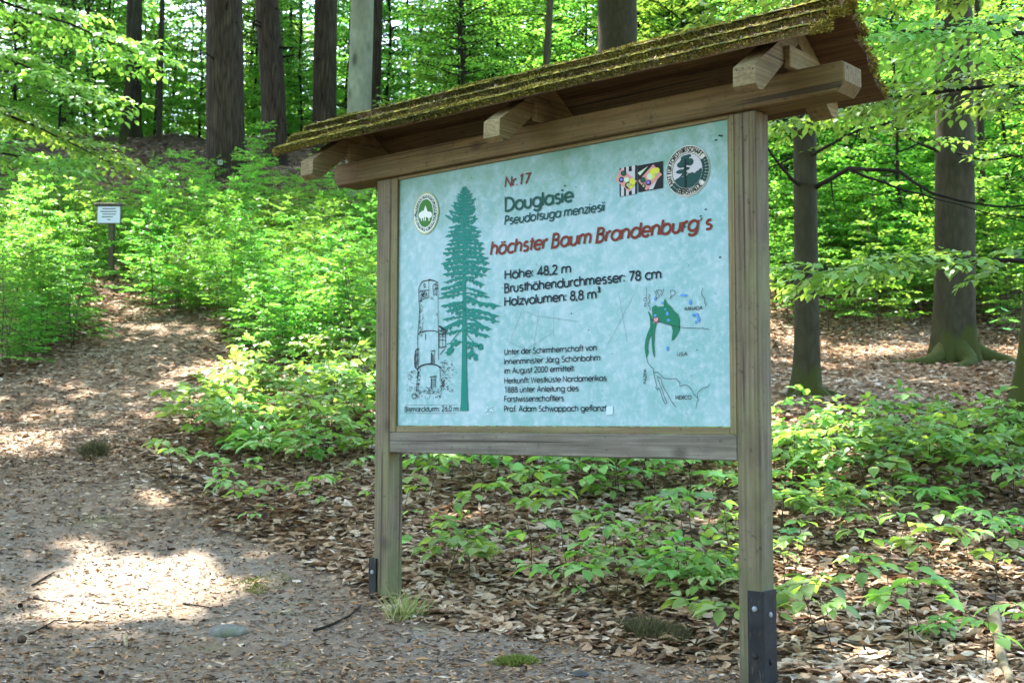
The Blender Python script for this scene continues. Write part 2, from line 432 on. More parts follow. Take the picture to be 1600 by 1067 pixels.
def build_ground():
    ys = np.r_[np.arange(-30, 2, 2.), np.arange(2, 11, .06), np.arange(11, 30, .25), np.arange(30, 60, 1.5), np.arange(60, 301, 20)]
    xs = np.r_[np.arange(-200, -24, 16), np.arange(-24, -6, .5), np.arange(-6, 7, .07), np.arange(7, 25, .5), np.arange(25, 201, 16)]
    X, Y = np.meshgrid(xs, ys); Z = ground_z(X, Y); Wt = path_w(X, Y)
    ny, nx = X.shape
    V = np.stack([X, Y, Z], -1).reshape(-1, 3)
    i = (np.arange(ny - 1)[:, None] * nx + np.arange(nx - 1)[None]).ravel()
    Q = np.stack([i, i + 1, i + nx + 1, i + nx], -1)
    wf = Wt.ravel()[Q].mean(1)
    for nm, sel in (('ground', wf < .5), ('path', wf >= .5)):
        q = Q[sel]; u, inv = np.unique(q, return_inverse=True)
        mb = MB(); mb.add(V[u], inv.reshape(-1, 4), 0.)
        o = mb.build(nm, M['ground'], smooth=True); tag(o, kind='structure')
        fir = np.clip((Y - 18.6 + .5 * sn(np.stack([X, Y, X * 0], -1), .8, 10)) / 1.5, 0, 1) * np.clip((1.5 - X) / 3, 0, 1) * np.clip((40 - Y) / 4, 0, 1)
        a = o.data.attributes.new('fir', 'FLOAT', 'POINT'); a.data.foreach_set('value', fir.ravel()[u].astype(np.float32))
        a = o.data.attributes.new('path', 'FLOAT', 'POINT'); a.data.foreach_set('value', dirt_w(X, Y).ravel()[u].astype(np.float32))
build_ground()
# ------------------------------------------------------------------ the big information board
S = 1.2                                              # metres per panel height unit
YAW = 0.7152
CS = np.array([3.5886, 0.0085, 3.4238])              # where the photographer stood, in the board's own frame
UX = np.array([cos(YAW), -sin(YAW), 0]); WX = np.array([-sin(YAW), -cos(YAW), 0])
def sw(u, v, w_=0.0):                                # board frame (along, up, towards viewer) -> world
    return S * ((u - CS[0]) * UX + (w_ - CS[2]) * WX) + np.array([0, 0, S * (v + .74)])
UM = .756
root_loc = sw(UM, -.74)
sign = empty('information_board', root_loc, -YAW)
tag(sign, 'large weathered wooden information board with mossy gable roof and pale blue tree panel', 'information board')
def L3(u, v, w_): return np.array([(u - UM) * S, -w_ * S, (v + .74) * S])
def sbox(mb, u0, u1, v0, v1, w0, w1, b=.004, rot=None):
    return bevbox(mb, L3((u0 + u1) / 2, (v0 + v1) / 2, (w0 + w1) / 2), ((u1 - u0) * S, (w1 - w0) * S, (v1 - v0) * S), b, rot)

def post(u0, u1, vb, outer):
    mb = MB(); sbox(mb, u0, u1, vb, 1.013, -.074, .009, .006)
    o = mb.build('post', M['post'], sign)
    # angle iron shoe on the outer front corner
    mb = MB(); top = vb + (.235 if outer > 0 else .21); top = -.51 if outer > 0 else -.535
    e = u1 if outer > 0 else u0
    if outer > 0:
        sbox(mb, e - .046, e + .008, vb, top, .0095, .015, .002); sbox(mb, e + .0005, e + .008, vb, top, -.072, .009, .002)
    else:
        sbox(mb, e - .018, e + .026, vb, top, .0095, .019, .002); sbox(mb, e - .018, e - .0005, vb, top, -.072, .009, .002)
    br = mb.build('bracket', M['steel'], o)
    for k, dz in enumerate((-.055, -.20)):
        c = L3(e - .020 if outer > 0 else e + .006, top + dz, .015 if outer > 0 else .019)
        prof = [(.000, .011), (.003, .011), (.006, .0085), (.0075, .004)]
        def head(c_, side):
            m_ = MB(); V = [c_ + (np.array([h, r * cos(t * pi / 5), r * sin(t * pi / 5)]) if side else np.array([r * cos(t * pi / 5), -h, r * sin(t * pi / 5)])) for h, r in prof for t in range(10)]
            m_.add(V, [[i * 10 + j, i * 10 + (j + 1) % 10, (i + 1) * 10 + (j + 1) % 10, (i + 1) * 10 + j] for i in range(3) for j in range(10)], .5)
            b0 = m_.n - 40; m_.f.append(np.array([list(range(30, 40))]) + b0); m_.r.append(np.array([.5]))
            m_.build('bolt', M['bolt'] if k == 0 else M['steel'], o)
        head(c, False)
        if outer > 0: head(L3(e + .008, top + dz - .02, -.03), True)
post(-.122, -.038, -.86, -1)
post(1.5695, 1.651, -.95, 1)

mb = MB(); sbox(mb, -.0375, 1.569, -.107, -.0255, -.066, .006, .004); mb.build('bottom_rail', M['rail'], sign)
# header beam with chamfered ends
mb = MB()
u0, u1, v0, v1 = -.365, 1.967, 1.0135, 1.106
pf = [(u0, v0 + .02), (u0 + .022, v0), (u1 - .025, v0), (u1, v0 + .03), (u1, v1 - .006), (u1 - .008, v1), (u0 + .012, v1), (u0, v1 - .012)]
A = np.array([L3(u, v, .028) for u, v in pf]); B = np.array([L3(u, v, -.085) for u, v in pf]); n = len(pf)
A2 = np.array([L3(u + (.004 if u < 0 else -.004), v + (.004 if v < 1.05 else -.004), .032) for u, v in pf])
mb.add(np.r_[A2, A, B], [[i, i + n, (i + 1) % n + n, (i + 1) % n] for i in range(n)] + [[i + n, i + 2 * n, (i + 1) % n + 2 * n, (i + 1) % n + n] for i in range(n)], .4)
b0 = mb.n - 3 * n
mb.f.append(np.array([list(range(n))]) + b0); mb.r.append(np.array([.4])); mb.f.append(np.array([list(range(2 * n, 3 * n))[::-1]]) + b0); mb.r.append(np.array([.4]))
mb.build('header_beam', M['beam'], sign)
for b_ in ((0.0, 1.543, -.0245, -.0005), (0.0, 1.543, 1.0005, 1.0128)):
    mb = MB(); sbox(mb, *b_, -.012, .004, .002); mb.build('frame_batten', M['battenx'], sign)
for a, b in ((-.0365, -.001), (1.544, 1.5685)):
    mb = MB(); sbox(mb, a, b, -.0245, 1.0128, -.014, .006, .002); mb.build('frame_batten', M['batten'], sign)
# strip behind the panel
panel = MB(); W0 = 1.5445
bevbox(panel, (W0 * S / 2, .009, .5025 * S), ((W0 + .002) * S, .012, 1.003 * S), .001)
panel = panel.build('panel', M['panel'], sign, loc=L3(-.0005, 0, -.0025))
PO = np.array([-.0005, 0.0])

def pan(px, py):
    """photo pixel -> metres on the panel (x to the right, z up)"""
    d = ray(px, py); o = np.array([0, 0, CAMZ]); p0 = sw(0, 0, 0)
    t = ((p0 - o) @ WX) / (d @ WX); q = o + d * t - p0
    return np.array([q @ UX, q[2]])
_layer = [0]
def art(): return MB()
def apoly(mb, pts, lay=None):
    """flat polygon (fan) on the panel; pts in panel metres, convex"""
    k = _layer[0] if lay is None else lay; _layer[0] = (_layer[0] + 1) % 14
    y = -.0002 - k * 2e-5
    V = np.array([[p[0], y, p[1]] for p in pts])
    mb.add(V, [list(range(len(V)))] if len(V) <= 4 else [[0, i, i + 1] for i in range(1, len(V) - 1)], .5)
def ribbon(mb, pts, wd, closed=False, base=.0):
    P = np.array(pts, float)
    if closed: P = np.r_[P, P[:1]]
    d = np.linalg.norm(np.diff(P, axis=0), axis=1); P = P[np.r_[True, d > 1e-6]]
    if len(P) < 2: return
    seg = np.diff(P, axis=0); seg /= np.linalg.norm(seg, axis=1)[:, None]
    nrm = np.c_[-seg[:, 1], seg[:, 0]]
    nn = np.zeros_like(P); nn[0] = nrm[0]; nn[-1] = nrm[-1]
    if closed: nn[0] = nn[-1] = (nrm[0] + nrm[-1])
    if len(P) > 2: nn[1:-1] = nrm[:-1] + nrm[1:]
    ln = np.linalg.norm(nn, axis=1)[:, None]; nn = nn / np.maximum(ln, 1e-6)
    k = np.ones(len(P))
    if len(P) > 2: k[1:-1] = 1 / np.clip((nn[1:-1] * nrm[1:]).sum(1), .45, 1)
    h = wd / 2
    if np.ndim(wd): h = h[:, None]
    A = P + nn * h * k[:, None]; B = P - nn * h * k[:, None]
    lay = _layer[0]; _layer[0] = (_layer[0] + 1) % 14
    y = -.0003 - base - lay * 2e-5; n = len(P)
    V = np.r_[np.c_[A[:, 0], np.full(n, y), A[:, 1]], np.c_[B[:, 0], np.full(n, y), B[:, 1]]]
    mb.add(V, [[i, n + i, n + i + 1, i + 1] for i in range(n - 1)], .5)
def ell(c, rx, ry, a0=0, a1=360, n=28):
    t = np.radians(np.linspace(a0, a1, n)); return np.c_[c[0] + rx * np.cos(t), c[1] + ry * np.sin(t)]

# a monoline geometric alphabet: strokes as (x, y) polylines, x-height .5, capitals .72
def _A(cx, cy, rx, ry, a0, a1, n=13): return ell((cx, cy), rx, ry, a0, a1, n)
def _g():
    G = {}
    x = .5; c = .72; a = .74
    O = lambda cx=.25, cy=.25, r=.25: _A(cx, cy, r, r, 0, 360, 21)
    Ln = lambda *p: np.array(p, float).reshape(-1, 2)
    def put(ch, adv, *st): G[ch] = (adv, st)
    put('a', .63, O(), Ln(.5, .5, .5, 0)); put('b', .63, O(), Ln(0, a, 0, 0)); put('d', .63, O(), Ln(.5, a, .5, 0))
    put('c', .53, _A(.25, .25, .25, .25, 48, 312)); put('e', .6, np.r_[Ln(.02, .25, .5, .25), _A(.25, .25, .25, .25, 0, 318)])
    put('f', .34, np.r_[_A(.24, .6, .14, .14, 60, 180, 7), Ln(.1, 0)], Ln(-.02, .47, .25, .47))
    put('g', .63, O(), np.r_[Ln(.5, .5, .5, -.02), _A(.26, -.02, .24, .2, 0, -150, 9)])
    put('h', .55, Ln(0, a, 0, 0), np.r_[_A(.2, .3, .2, .2, 180, 0, 11), Ln(.4, 0)])
    put('i', .16, Ln(0, .5, 0, 0), Ln(0, .62, 0, .72)); put('j', .16, Ln(0, .5, 0, -.2), Ln(0, .62, 0, .72))
    put('k', .5, Ln(0, a, 0, 0), Ln(.36, .5, .02, .22), Ln(.13, .3, .4, 0)); put('l', .16, Ln(0, a, 0, 0))
    put('m', .85, Ln(0, .5, 0, 0), np.r_[_A(.175, .32, .175, .18, 180, 0, 9), Ln(.35, 0)], np.r_[_A(.525, .32, .175, .18, 180, 0, 9), Ln(.7, 0)])
    put('n', .55, Ln(0, .5, 0, 0), np.r_[_A(.2, .3, .2, .2, 180, 0, 11), Ln(.4, 0)])
    put('o', .62, O()); put('p', .63, O(), Ln(0, .5, 0, -.22)); put('q', .63, O(), Ln(.5, .5, .5, -.22))
    put('r', .34, Ln(0, .5, 0, 0), _A(.2, .28, .2, .21, 180, 75, 7))
    put('s', .46, np.r_[_A(.18, .375, .14, .125, 40, 250, 9), _A(.18, .125, .16, .13, 80, -140, 10)])
    put('t', .3, Ln(.1, .68, .1, 0), Ln(-.02, .48, .24, .48)); put('u', .55, np.r_[Ln(0, .5), _A(.2, .2, .2, .2, 180, 360, 11), Ln(.4, .5)])
    put('v', .5, Ln(0, .5, .2, 0, .4, .5)); put('w', .72, Ln(0, .5, .16, 0, .31, .46, .46, 0, .62, .5)); put('x', .46, Ln(0, .5, .36, 0), Ln(.36, .5, 0, 0))
    put('y', .5, Ln(0, .5, .2, .03), Ln(.4, .5, .1, -.22)); put('z', .46, Ln(0, .48, .36, .48, 0, .02, .37, .02))
    for ch, b in (('ä', 'a'), ('ö', 'o'), ('ü', 'u')): put(ch, G[b][0], *G[b][1], Ln(.13, .6, .13, .69), Ln(.32, .6, .32, .69))
    put('A', .7, Ln(0, 0, .29, c, .58, 0), Ln(.12, .25, .46, .25)); put('B', .56, np.r_[Ln(0, .4, .18, .4), _A(.2, .2, .2, .2, 90, -90, 9), Ln(0, 0, 0, c, .18, c), _A(.18, .56, .16, .16, 90, -90, 9), Ln(0, .4)])
    put('C', .72, _A(.36, .36, .36, .36, 48, 312, 17)); put('D', .68, np.r_[Ln(0, 0, 0, c, .2, c), _A(.2, .36, .36, .36, 90, -90, 13), Ln(0, 0)])
    put('E', .5, Ln(.36, c, 0, c, 0, 0, .36, 0), Ln(0, .38, .33, .38)); put('F', .47, Ln(.35, c, 0, c, 0, 0), Ln(0, .38, .32, .38))
    put('G', .8, np.r_[_A(.36, .36, .36, .36, 45, 350, 17), Ln(.71, .33, .4, .33)]); put('H', .66, Ln(0, c, 0, 0), Ln(.5, c, .5, 0), Ln(0, .38, .5, .38))
    put('I', .17, Ln(0, c, 0, 0)); put('J', .42, np.r_[Ln(.27, c, .27, .15), _A(.12, .15, .15, .16, 0, -160, 8)]); put('K', .56, Ln(0, c, 0, 0), Ln(.4, c, 0, .33), Ln(.12, .43, .44, 0))
    put('L', .42, Ln(0, c, 0, 0, .32, 0)); put('M', .82, Ln(0, 0, .08, c, .33, .1, .58, c, .66, 0)); put('N', .7, Ln(0, 0, 0, c, .52, .02, .52, c))
    put('O', .84, _A(.36, .36, .36, .36, 0, 360, 25)); put('P', .5, np.r_[Ln(0, 0, 0, c, .17, c), _A(.17, .53, .19, .19, 90, -90, 9), Ln(0, .34)])
    put('R', .54, np.r_[Ln(0, 0, 0, c, .17, c), _A(.17, .53, .19, .19, 90, -90, 9), Ln(0, .34)], Ln(.16, .34, .4, 0)); put('S', .52, np.r_[_A(.2, .54, .17, .18, 40, 255, 10), _A(.2, .18, .2, .19, 80, -145, 11)])
    put('T', .5, Ln(-.02, c, .4, c), Ln(.19, c, .19, 0)); put('U', .64, np.r_[Ln(0, c), _A(.24, .24, .24, .24, 180, 360, 11), Ln(.48, c)]); put('V', .64, Ln(0, c, .27, 0, .54, c))
    put('Ü', .64, *G['U'][1], Ln(.14, .8, .14, .88), Ln(.34, .8, .34, .88))
    put('W', .92, Ln(0, c, .2, 0, .41, .66, .62, 0, .82, c)); put('X', .56, Ln(0, c, .45, 0), Ln(.45, c, 0, 0)); put('Z', .54, Ln(0, c, .42, c, 0, 0, .44, 0))
    D = .54
    put('0', D, _A(.2, .36, .2, .36, 0, 360, 21)); put('1', D, Ln(.08, .6, .24, c, .24, 0)); put('2', D, np.r_[_A(.2, .53, .18, .19, 160, -30, 9), Ln(.02, 0, .42, 0)])
    put('3', D, np.r_[_A(.2, .55, .16, .17, 150, -90, 9), _A(.2, .19, .2, .19, 90, -150, 11)]); put('4', D, Ln(.32, 0, .32, c, .0, .18, .45, .18))
    put('6', D, _A(.21, .2, .2, .2, 0, 360, 19), Ln(.3, c, .05, .32)); put('7', D, Ln(.0, c, .4, c, .12, 0)); put('8', D, _A(.2, .55, .155, .165, 0, 360, 17), _A(.2, .195, .195, .195, 0, 360, 19))
    put('.', .18, Ln(.02, 0, .02, .09)); put(',', .18, Ln(.05, .08, -.01, -.12)); put(':', .18, Ln(.02, .02, .02, .12), Ln(.02, .38, .02, .48)); put('´', .3, Ln(.06, .58, .14, .74)); put(' ', .28)
    put('³', .3, np.r_[_A(.1, .77, .08, .085, 150, -90, 9), _A(.1, .585, .1, .095, 90, -150, 11)])
    return G
GL = _g()
def twidth(s): return sum(GL[ch][0] for ch in s)
def text(s, A, B, capH=None, T=None, wt=.1, slant=0.0, mat=None, name='lettering', mb=None):
    """line of text between photo points A and B on its baseline, capital height from photo point T"""
    a, b = pan(*A), pan(*B); base = (a[1] + b[1]) / 2; wd = b[0] - a[0]
    if T is not None: capH = pan(*T)[1] - a[1]
    k = capH / .72; kx = wd / (twidth(s) - (GL[s[-1]][0] - .42 if len(s) else 0)); own = mb is None
    mb = mb or art(); x = a[0]
    for ch in s:
        adv, st = GL[ch]
        for p in st:
            q = np.c_[x + p[:, 0] * kx + p[:, 1] * k * slant, base + p[:, 1] * k]
            cl = len(p) > 14 and np.allclose(p[0], p[-1])
            ribbon(mb, q[:-1] if cl else q, wt * k, cl)
        x += adv * kx
    return mb.build(name, mat, panel) if own else mb

INK = {k: flat('ink_' + k, tuple(x * (.40 if max(c) < .34 else .72) for x in c), .55, .12) for k, c in dict(brown=(.30, .045, .02), green=(.012, .13, .10), teal=(.012, .12, .12), navy=(.010, .022, .045), conifer=(.005, .335, .262), sketch=(.008, .010, .022),
       map_green=(.015, .29, .15), lake=(.08, .27, .62), white=(.72, .76, .72), emblem=(.06, .30, .025), emblem_dark=(.012, .16, .08), cream=(.60, .60, .52), black=(.01, .011, .014), pink=(.58, .27, .24), yellow=(.58, .60, .05),
       pale=(.50, .66, .45), violet=(.20, .17, .55), magenta=(.42, .03, .10), greyp=(.50, .50, .52), dgreen=(.012, .10, .085), rim=(.36, .42, .16), scratch=(.15, .21, .26), stain=(.47, .62, .66)).items()}
text('Nr.17', (788.4, 292.5), (826, 286), T=(789, 277.5), wt=.125, slant=.14, mat=INK['brown'])
text('Douglasie', (789, 329.4), (892, 315), T=(789, 309.5), wt=.138, mat=INK['green'])
text('Pseudotsuga menziesii', (788, 351), (949, 328.6), T=(788, 338), wt=.125, slant=.13, mat=INK['teal'])
text('höchster Baum Brandenburg', (766, 397.3), (1086, 361), T=(766, 377.6), wt=.14, slant=.19, mat=INK['brown'])
text('´', (1091, 360), (1097, 359.5), capH=.049, wt=.09, slant=.17, mat=INK['brown'])
text('s', (1101, 358.3), (1112, 357), capH=.052, wt=.14, slant=.19, mat=INK['brown'])
text('Höhe: 48,2 m', (788.4, 435.8), (885, 426.2), T=(788.4, 422.6), wt=.132, mat=INK['navy'])
text('Brusthöhendurchmesser: 78 cm', (788, 456.6), (1026, 435.5), T=(788, 443.4), wt=.132, mat=INK['navy'])
text('Holzvolumen: 8,8 m³', (788, 476.9), (940.5, 466), T=(788, 463.6), wt=.132, mat=INK['navy'])
for s_, y0, x1, y1 in (('Unter der Schirmherrschaft von', 553.6, 931.2, 547.6), ('Innenminister Jörg Schönbohm', 568.4, 933.3, 563.6), ('im August 2000 ermittelt.', 583.2, 901, 579.6), ('Herkunft: Westküste Nordamerikas', 598.4, 947.4, 595.2),
                       ('1888 unter Anleitung des', 612.9, 903.6, 610.8), ('Forstwissenschaftlers', 627.5, 880.5, 626), ('Prof. Adam Schwappach geflanzt', 642.6, 949, 642)):
    text(s_, (787.5, y0), (x1, y1), capH=.0245, wt=.11, mat=INK['navy'])
mb = text('Bismarckturm: 26,0 m', (632, 642.4), (712.3, 642.8), capH=.0235, wt=.11, mat=INK['navy'], mb=art())
for y in (632.3, 645.5): ribbon(mb, [pan(631.5, y), pan(712.5, y)], .0012)
mb.build('lettering', INK['navy'], panel)

# Douglas fir silhouette
z1 = lambda X, Y: pan(600 + X / 3.81, 170 + Y / 3.81)
rs = np.random.default_rng(3)
mb = art()
ax = lambda Y: 472 + (Y - 460) * .002
tr = [(465, 3), (560, 8), (900, 14), (1200, 20), (1450, 26), (1600, 32), (1740, 40), (1798, 50)]
tl = np.array(tr)
for i in range(len(tr) - 1):
    (ya, wa), (yb, wb) = tr[i], tr[i + 1]
    apoly(mb, [z1(ax(ya) - wa / 2, ya), z1(ax(yb) - wb / 2, yb), z1(ax(yb) + wb / 2, yb), z1(ax(ya) + wa / 2, ya)])
Lp = np.array([(462, 6), (500, 22), (560, 55), (640, 88), (740, 122), (800, 105), (860, 125), (960, 135), (1060, 142), (1130, 150), (1200, 118), (1290, 138), (1340, 115), (1400, 100), (1450, 95)])
Rp = np.array([(462, 8), (500, 36), (560, 66), (650, 80), (720, 102), (780, 98), (830, 122), (920, 150), (980, 152), (1060, 118), (1130, 208), (1190, 190), (1260, 208), (1330, 150), (1400, 118), (1440, 110)])
def branch2d(y0, sx, Lb, rise, droop, thick, n=9):
    x0 = ax(y0); up, lo = [], []
    for i in range(n + 1):
        t = i / n
        x = x0 + sx * Lb * t; y = y0 - rise * Lb * t * (1 - t) * 2 + droop * Lb * t * t
        f = thick * (.45 + 1.0 * t * (1.15 - t) * 2)
        tooth = (rs.random() * .9 + .5) if i % 2 else (rs.random() * .35 + .1)
        up.append((x + sx * rs.normal() * 2, y - f * .28 * (rs.random() + .3))); lo.append((x + sx * rs.normal() * 3, y + f * tooth * (1 if t < .97 else .15)))
    for i in range(n):
        apoly(mb, [z1(*lo[i]), z1(*lo[i + 1]), z1(*up[i + 1]), z1(*up[i])] if sx > 0 else [z1(*up[i]), z1(*up[i + 1]), z1(*lo[i + 1]), z1(*lo[i])], lay=int(rs.integers(0, 14)))
y = 470.
while y < 1000:
    for sx, P in ((-1, Lp), (1, Rp)):
        Lb = np.interp(y, P[:, 0], P[:, 1]) * (.78 + .3 * rs.random())
        branch2d(y - Lb * .10, sx, Lb, .05, .02 + .12 * rs.random() if y > 700 else -.40 + .2 * rs.random(), 11 + Lb * .11)
        branch2d(y + 6, sx, Lb * (.45 + .15 * rs.random()), .0, .1, 13 + Lb * .06, 6)
    y += 16 + (y - 460) * .034
for yy, sx in ((1015, -1), (1025, 1), (1050, -1), (1075, 1), (1085, -1), (1110, -1), (1105, 1), (1150, 1), (1160, -1), (1195, -1), (1200, 1), (1235, 1), (1245, -1), (1280, -1), (1285, 1), (1325, -1), (1395, -1), (1330, 1), (1400, 1)):
    P = Lp if sx < 0 else Rp; Lb = np.interp(yy, P[:, 0], P[:, 1]) * (.85 + .2 * rs.random())
    branch2d(yy - 12, sx, Lb, -.05, .16 + .14 * rs.random(), 17 + 11 * rs.random(), 11)
    if rs.random() < .4: branch2d(yy + 10, sx, Lb * .5, 0, .35, 20, 7)
for (xa, ya, xb, yb, wd) in ((480, 1330, 530, 1390, 5), (530, 1390, 545, 1420, 4), (465, 1300, 390, 1395, 6), (390, 1395, 370, 1400, 5)):
    ribbon(mb, [z1(xa, ya), z1(xb, yb)], .004)
for cx_, cy_ in ((520, 1455), (545, 1480), (570, 1415), (395, 1430), (425, 1390), (380, 1450), (505, 1470)):
    for k in range(4):
        a = rs.random() * 6.28
        apoly(mb, [z1(cx_ + 20 * cos(a + t) * (1 if t % 2 < 1 else .5), cy_ + 24 * sin(a + t)) for t in (0, -2.0, -4.1)])
mb.build('conifer_silhouette', INK['conifer'], panel)

# ink sketch of the tower
zt = lambda X, Y: pan(625 + X / 4.853, 430 + Y / 4.853)
mb = art()
def ln(w_, *p): ribbon(mb, [zt(*q) for q in np.array(p, float).reshape(-1, 2)], w_ / 640)
for wv, pts in ((2.6, (150, 70, 165, 48, 190, 40, 235, 36, 262, 44, 282, 56)), (3, (214, 30, 250, 42)), (2.4, (150, 70, 138, 100, 140, 200, 146, 260, 140, 340, 132, 430, 128, 520)), (1.6, (282, 56, 284, 130, 286, 400)),
                (2, (140, 130, 160, 116, 214, 112)), (1.3, (214, 36, 214, 170)), (2, (140, 200, 170, 180, 210, 170)), (1.5, (228, 185, 238, 168, 250, 186)), (2.6, (130, 452, 150, 432, 200, 420, 250, 420, 290, 432)),
                (2, (286, 400, 288, 640)), (1.6, (128, 470, 132, 560, 140, 620, 138, 690)), (4, (125, 715, 150, 688, 190, 674, 235, 672, 275, 682, 303, 700)), (2.4, (132, 700, 128, 780, 120, 880)), (2, (300, 690, 300, 810)),
                (2, (275, 285, 275, 305)), (2.4, (190, 445, 189, 490)), (2.4, (228, 575, 262, 570)), (4, (235, 585, 233, 668)), (2, (258, 580, 257, 670)), (3, (246, 600, 246, 665)), (3, (222, 772, 272, 765)), (4, (235, 780, 232, 856)), (3, (262, 775, 262, 850)), (2, (248, 780, 248, 850)),
                (5, (290, 385, 310, 395, 350, 425)), (3, (285, 415, 345, 432)), (2.4, (292, 430, 292, 545)), (2.4, (341, 432, 341, 540)), (2, (292, 490, 341, 492)), (3, (292, 548, 345, 542)), (1.6, (300, 440, 335, 470)), (1.6, (335, 440, 300, 470)), (2.4, (300, 600, 335, 556)), (1.6, (318, 432, 318, 540)),
                (3, (140, 555, 115, 575, 106, 620, 108, 690, 125, 715)), (3, (112, 580, 118, 700)), (2.4, (128, 580, 128, 690)), (2, (245, 75, 270, 60, 272, 140, 250, 150, 245, 75)), (2, (175, 66, 184, 64, 188, 84, 180, 96, 175, 66))):
    ln(wv, *pts)
for k in range(150):
    r_ = rs.random()
    if r_ < .3: X, Y = 140 + rs.random() * 28, 120 + rs.random() * 350
    elif r_ < .42: X, Y = 155 + rs.random() * 50, 130 + rs.random() * 45
    elif r_ < .5: X, Y = 250 + rs.random() * 35, 70 + rs.random() * 100
    elif r_ < .6: X, Y = 110 + rs.random() * 26, 560 + rs.random() * 140
    elif r_ < .74: X, Y = 120 + rs.random() * 30, 720 + rs.random() * 180
    elif r_ < .9: X, Y = 300 + rs.random() * 30, 800 + rs.random() * 70
    else: X, Y = 295 + rs.random() * 50, 400 + rs.random() * 60
    a = rs.normal() * .5 + .9; l_ = 8 + 14 * rs.random()
    ln(1.2 + 1.6 * rs.random(), X, Y, X + l_ * cos(a) * .6, Y - l_ * sin(a))
for k in range(190):
    r_ = rs.random()
    if r_ < .42: X, Y = 300 + abs(rs.normal()) * 55, 640 + rs.random() * 240
    elif r_ < .62: X, Y = 50 + rs.random() * 70, 720 + rs.random() * 190
    else: X, Y = 110 + rs.random() * 200, 850 + rs.random() * 80
    if X > 425: continue
    a0 = rs.random() * 360; r2 = 4 + 8 * rs.random()
    q = ell((X, Y), r2, r2 * .8, a0, a0 + 130, 4); ln(1.2, *q.ravel())
q = ell((103, 915), 18, 20, 0, 360, 13); ln(2, *q.ravel())
mb.build('tower_sketch', INK['sketch'], panel)

# distribution map
z4 = lambda X, Y: pan(880 + X / 3.81, 420 + Y / 3.81)
mb = art()
for poly in (((525, 230), (545, 215), (560, 225), (600, 222), (595, 200), (603, 175), (615, 205), (640, 225), (655, 250), (680, 268), (690, 300), (688, 345), (640, 338), (600, 325), (560, 315), (535, 310), (528, 270)),):
    pts = [z4(*p) for p in poly]; c = np.mean(pts, 0)
    for i in range(len(pts)): apoly(mb, [c, pts[(i + 1) % len(pts)], pts[i]], lay=3)
def strip(a, b):
    for i in range(len(a) - 1): apoly(mb, [z4(*a[i]), z4(*a[i + 1]), z4(*b[i + 1]), z4(*b[i])], lay=5)
strip([(640, 335), (650, 370), (645, 400), (642, 428)], [(690, 335), (688, 365), (670, 400), (644, 430)])
strip([(500, 252), (512, 285), (515, 315), (515, 345), (500, 380), (487, 420), (482, 465), (486, 500), (490, 525)], [(508, 255), (525, 285), (532, 310), (530, 345), (520, 390), (505, 430), (500, 470), (504, 495), (494, 527)])
strip([(526, 330), (522, 400), (525, 460), (532, 510)], [(552, 315), (540, 380), (538, 450), (543, 530)])
mb.build('range_map', INK['map_green'], panel)
mb = art()
for cx_, cy_, rx, ry in ((715, 157, 22, 8), (753, 198, 9, 16), (545, 178, 7, 12), (588, 203, 5, 9), (617, 266, 8, 12), (605, 240, 5, 8), (624, 305, 11, 8), (545, 278, 7, 8), (772, 274, 8, 10), (793, 275, 9, 14), (803, 300, 8, 18), (787, 318, 6, 11), (617, 475, 7, 15)):
    _layer[0] = 11; apoly(mb, [z4(*p) for p in ell((cx_, cy_), rx, ry, 0, 330, 12)[::1]], lay=13)
mb.build('range_map', INK['lake'], panel)
mb = art()
def cl(w_, *p): ribbon(mb, [z4(*q) for q in np.array(p, float).reshape(-1, 2)], w_, base=.0006)
for p in ((493, 110, 492, 170), (480, 175, 492, 172, 496, 185, 488, 195, 478, 188, 480, 175), (482, 205, 490, 205, 490, 222, 482, 225, 482, 205), (505, 150, 515, 155, 505, 170, 512, 185, 508, 205, 500, 200), (500, 210, 512, 225, 518, 240, 510, 248),
          (540, 130, 552, 150, 550, 170, 560, 175, 572, 160, 560, 145, 552, 130, 570, 125, 585, 130, 578, 150, 584, 158, 590, 140, 597, 118), (632, 180, 640, 160, 636, 130, 655, 128, 666, 140, 660, 155, 645, 160, 636, 175),
          (828, 112, 820, 145, 828, 165, 842, 178, 838, 200, 848, 208, 846, 222), (515, 303, 552, 308, 600, 325, 660, 340, 710, 350, 820, 354, 828, 348, 835, 358, 862, 358), (494, 525, 500, 555, 515, 580, 533, 592, 536, 618, 552, 615, 562, 614, 580, 635, 600, 652, 640, 654, 670, 652, 692, 678, 692, 700, 715, 690, 740, 694, 760, 715, 775, 745, 797, 768, 798, 740, 812, 722, 828, 708, 850, 704, 862, 698, 870, 684),
          (797, 768, 802, 780, 795, 790, 788, 832), (536, 618, 545, 660, 555, 695, 548, 705, 560, 720, 568, 705, 580, 738, 590, 775, 606, 805, 616, 795, 600, 760, 590, 725, 575, 690, 566, 670, 560, 640, 580, 650, 588, 690, 600, 715, 622, 750, 640, 785, 668, 824)):
    cl(.0019, *p)
mb.build('range_map', INK['sketch'], panel)
tx4 = lambda s_, a, b, cap, wt: text(s_, (880 + a[0] / 3.81, 420 + a[1] / 3.81), (880 + b[0] / 3.81, 420 + b[1] / 3.81), capH=cap, wt=wt, mat=INK['sketch'])
tx4('KANADA', (723, 246), (822, 244), .0135, .12); tx4('USA', (676, 517), (730, 516), .0135, .12); tx4('MEXICO', (666, 776), (752, 775), .0145, .12)
mb = art(); p0 = z4(492, 682); p1 = z4(490, 592); k = .0125 / .72; yy = 0; kk = (p1[1] - p0[1]) / twidth('PAZIFIK')
for ch in 'PAZIFIK':
    for st in GL[ch][1]: ribbon(mb, np.c_[p0[0] - st[:, 1] * k, p0[1] + yy + st[:, 0] * kk], .0019)
    yy += GL[ch][0] * kk
